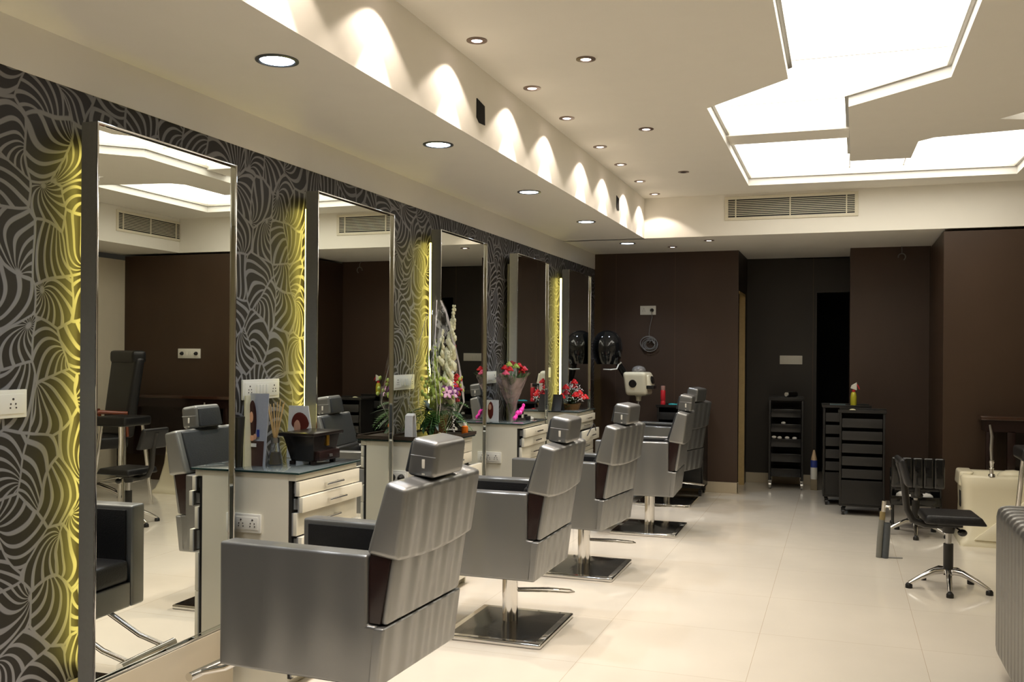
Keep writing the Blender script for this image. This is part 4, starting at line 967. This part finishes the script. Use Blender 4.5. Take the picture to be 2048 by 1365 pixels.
MB().box(-.20, .20, -.11, .11, .20, .215, .004).box(-.20, .20, -.115, -.105, .20, .28, .004).box(-.2, -.19, -.11, .11, .2, .38).box(.19, .2, -.11, .11, .2, .38).box(-.2, .2, .10, .11, .2, .5).build('cart_body', BLACKGL, t)
for sx in (-1, 1):
    for sy in (-1, 1): MB().tube([(sx * .18, sy * .09, .03), (sx * .18, sy * .09, .21)], .008, 8).ball((sx * .18, sy * .09, .02), .02, (1, 1, 1), 2).build('leg', BLACKPL, t)
t = thing('hand_towel', 'crumpled white towel lying in the low tray cart', 'towel', (.62, 8.935, .216))
MB().ball((-.10, -.02, .05), .06, (1, .8, .8), 2).ball((0, 0, .04), .06, (1.2, .9, .6), 2).ball((.09, .01, .045), .05, (1.2, .8, .8), 2).build('towel_folds', TOWEL, t)
# capped pipe stub out of the floor
t = thing('pipe_stub', 'grey taped pipe stub with brass valve rising from the tiled floor', 'pipe', (.32, 7.50, 0))
MB().tube([(.0, 0, 0), (.008, 0, .12), (.015, 0, .26)], .024, 14).build('dark_pipe', mat('dark_blue_grey_pipe', (.07, .08, .09), .35), t)
MB().tube([(-.042, .01, 0), (-.035, .01, .14), (-.022, .01, .28)], .022, 14).build('grey_pipe', TAPE, t)
MB().tube([(-.022, .01, .27), (-.018, .01, .34)], .02, 12).build('yellowed_collar', mat('yellowed_tape', (.25, .19, .08), .5), t)
MB().tube([(-.015, .01, .33), (-.008, .01, .42)], .016, 12).tube([(-.008, .01, .38), (.03, 0, .38), (.035, 0, .36)], .010, 10).build('valve', CHROME, t)
m = MB(); m.tube([(.02, 0, .003), (.09, .01, .004), (.12, .02, .003)], .006, 6); m.build('wire_tail', GREYED, t)

# ------------------------------------------------------------------ shampoo basin
t = thing('backwash_basin', 'ivory moulded shampoo basin unit on the floor by the right wall', 'basin', (1.27, 8.52, 0))
secs = [(0, -.37, .40, -.33, .25, .03), (.03, -.37, .40, -.33, .25, .05), (.05, -.35, .38, -.31, .25, .05), (.12, -.34, .37, -.27, .25, .06), (.30, -.335, .35, -.22, .25, .07), (.44, -.34, .35, -.20, .25, .08), (.52, -.35, .36, -.20, .26, .09), (.545, -.33, .34, -.18, .24, .09), (.535, -.27, .28, -.13, .19, .08), (.44, -.22, .23, -.08, .14, .06), (.41, -.1, .1, -.02, .06, .03)]
tb = bmesh.new(); rg = []
for (z, x0, x1, y0, y1, rr_) in secs:
    ring = []
    for (cx_, cy_, a0) in ((x1 - rr_, y1 - rr_, 0), (x0 + rr_, y1 - rr_, 90), (x0 + rr_, y0 + rr_, 180), (x1 - rr_, y0 + rr_, 270)):
        for k in range(6): a = R(a0 + 18 * k); ring.append(tb.verts.new((cx_ + rr_ * math.cos(a), cy_ + rr_ * math.sin(a), z)))
    rg.append(ring)
for a, b in zip(rg, rg[1:]):
    for k in range(24): tb.faces.new((a[k], a[(k + 1) % 24], b[(k + 1) % 24], b[k]))
tb.faces.new(rg[-1]); tb.faces.new(rg[0][::-1]); bmesh.ops.recalc_face_normals(tb, faces=tb.faces)
m = MB(); m.add(tb); m.build('moulded_body', IVORY, t, 60)
MB().hexa([(-.36, -.10, .44), (-.31, -.10, .44), (-.31, .22, .44), (-.36, .22, .44), (-.35, -.08, .56), (-.24, -.08, .56), (-.24, .22, .56), (-.35, .22, .56)], .03, 4).build('left_shoulder', IVORY, t)
MB().hexa([(-.28, -.33, .05), (-.05, -.345, .05), (.28, -.25, .42), (.16, -.24, .42), (-.26, -.28, .06), (-.05, -.28, .06), (.28, -.20, .42), (.16, -.20, .42)], .01, 2).build('diagonal_rib', IVORY, t)
MB().ball((.05, .0, .53), .1, (1.2, 1, .5), 2).build('neck_rest', IVORY, t)
MB().box(-.344, -.33, -.06, .02, .27, .40, .004).build('side_slot', BLACKPL, t)
f = MB(); f.lathe([(0, .54), (.028, .54), (.024, .555), (.016, .56), (.016, .60), (.02, .605), (.014, .61), (.014, .64), (.02, .65), (.018, .67), (0, .675)], c=(-.13, -.17, 0), n=16); f.build('mixer_tap', CHROME, t)
f = MB(); f.tube([(-.13, -.17, .66), (-.135, -.17, .76), (-.13, -.17, .86), (-.145, -.17, .95)], [.012, .014, .013, .008], 12); f.build('hand_shower', STEEL, t)

# ------------------------------------------------------------------ counter and seats at the right, mostly seen in the mirror
t = thing('counter_table', 'dark polished counter table against the red-brown wall at the right edge', 'table', (1.85, 8.62, 0))
MB().box(-.73, .85, .17, .43, .958, .99, .006).build('counter_top', mat('polished_dark_wood', (.045, .020, .012), .10, coat=.6), t)
MB().box(-.70, .82, .19, .42, .86, .958).build('apron', DARKW, t)
for x in (-.66, -.50, .75): MB().box(x - .03, x + .03, .19, .25, 0, .87, .004).build('leg', DARKW, t)
MB().box(-.48, .78, .36, .40, .3, .87).build('modesty_panel', DARKW, t)
t = thing('bar_stool', 'black padded bar stool on chrome legs beside the ivory basin', 'stool', (1.36, 7.40, 0))
MB().box(-.19, .19, -.19, .19, .775, .865, .03, 4).build('seat', BLACKLE, t)
for k, (sx, sy) in enumerate(((-1, -1), (1, -1), (1, 1), (-1, 1))): MB().tube([(sx * .13, sy * .13, .78), (sx * .19, sy * .19, 0)], .017, 12).build('leg', CHROME, t)
MB().tube([(-.17, -.17, .25), (.17, -.17, .25), (.17, .17, .25), (-.17, .17, .25)], .01, 8, closed=True).build('foot_ring', CHROME, t)
t = thing('office_chair', 'black high-backed office chair with red-brown wooden arms, seen in the nearest mirror', 'office chair', (2.05, 7.75, 0), R(25))
star_base(t, .32, .12, 5)
MB().tube([(0, 0, .1), (0, 0, .52)], .03, 16).build('gas_column', BLACKPL, t)
MB().box(-.27, .27, -.26, .28, .50, .62, .04, 4).build('seat', BLACKLE, t)
MB().hexa([(-.27, .22, .60), (.27, .22, .60), (.27, .34, .60), (-.27, .34, .60), (-.30, .34, 1.42), (.30, .34, 1.42), (.30, .44, 1.42), (-.30, .44, 1.42)], .05, 4).box(-.28, .28, .31, .46, 1.36, 1.49, .05, 4).build('backrest', BLACKLE, t)
for s in (-1, 1):
    a = MB().tube([(s * .28, .25, .62), (s * .32, .22, .86), (s * .32, -.05, .88), (s * .31, -.2, .84), (s * .28, -.2, .6)], .022, 10).build('armrest', REDWOOD, t)
t = stool((1.72, 6.9, 0), R(200), 'black backless stool right of the office chair, seen in the nearest mirror', .50)

# ------------------------------------------------------------------ silver sofa cut by the right picture edge
t = thing('waiting_sofa', 'silver pleated sofa cut off by the right picture edge', 'sofa', (1.08, 4.18, 0))
MB().box(-.385, -.20, -.80, .80, .085, .80, .055, 5).build('backrest', SILVERS, t)
MB().box(-.21, .38, -.68, .68, .10, .42, .04, 4).build('seat', SILVERS, t)
for s in (-1, 1): MB().box(-.21, .38, s * .80 if s < 0 else .66, -.66 if s < 0 else .80, .10, .60, .04, 4).build('arm', SILVERS, t)
MB().box(-.35, .35, -.76, .76, .06, .11, .004).build('base_rail', STEEL, t)
for sx in (-.30, .30):
    for sy in (-.70, .70): MB().tube([(sx, sy, 0), (sx, sy, .08)], .02, 12).build('foot', CHROME, t)

for o in C.objects:
    if o.type == 'EMPTY' and not o.parent and 'label' not in o: o['kind'] = 'group'
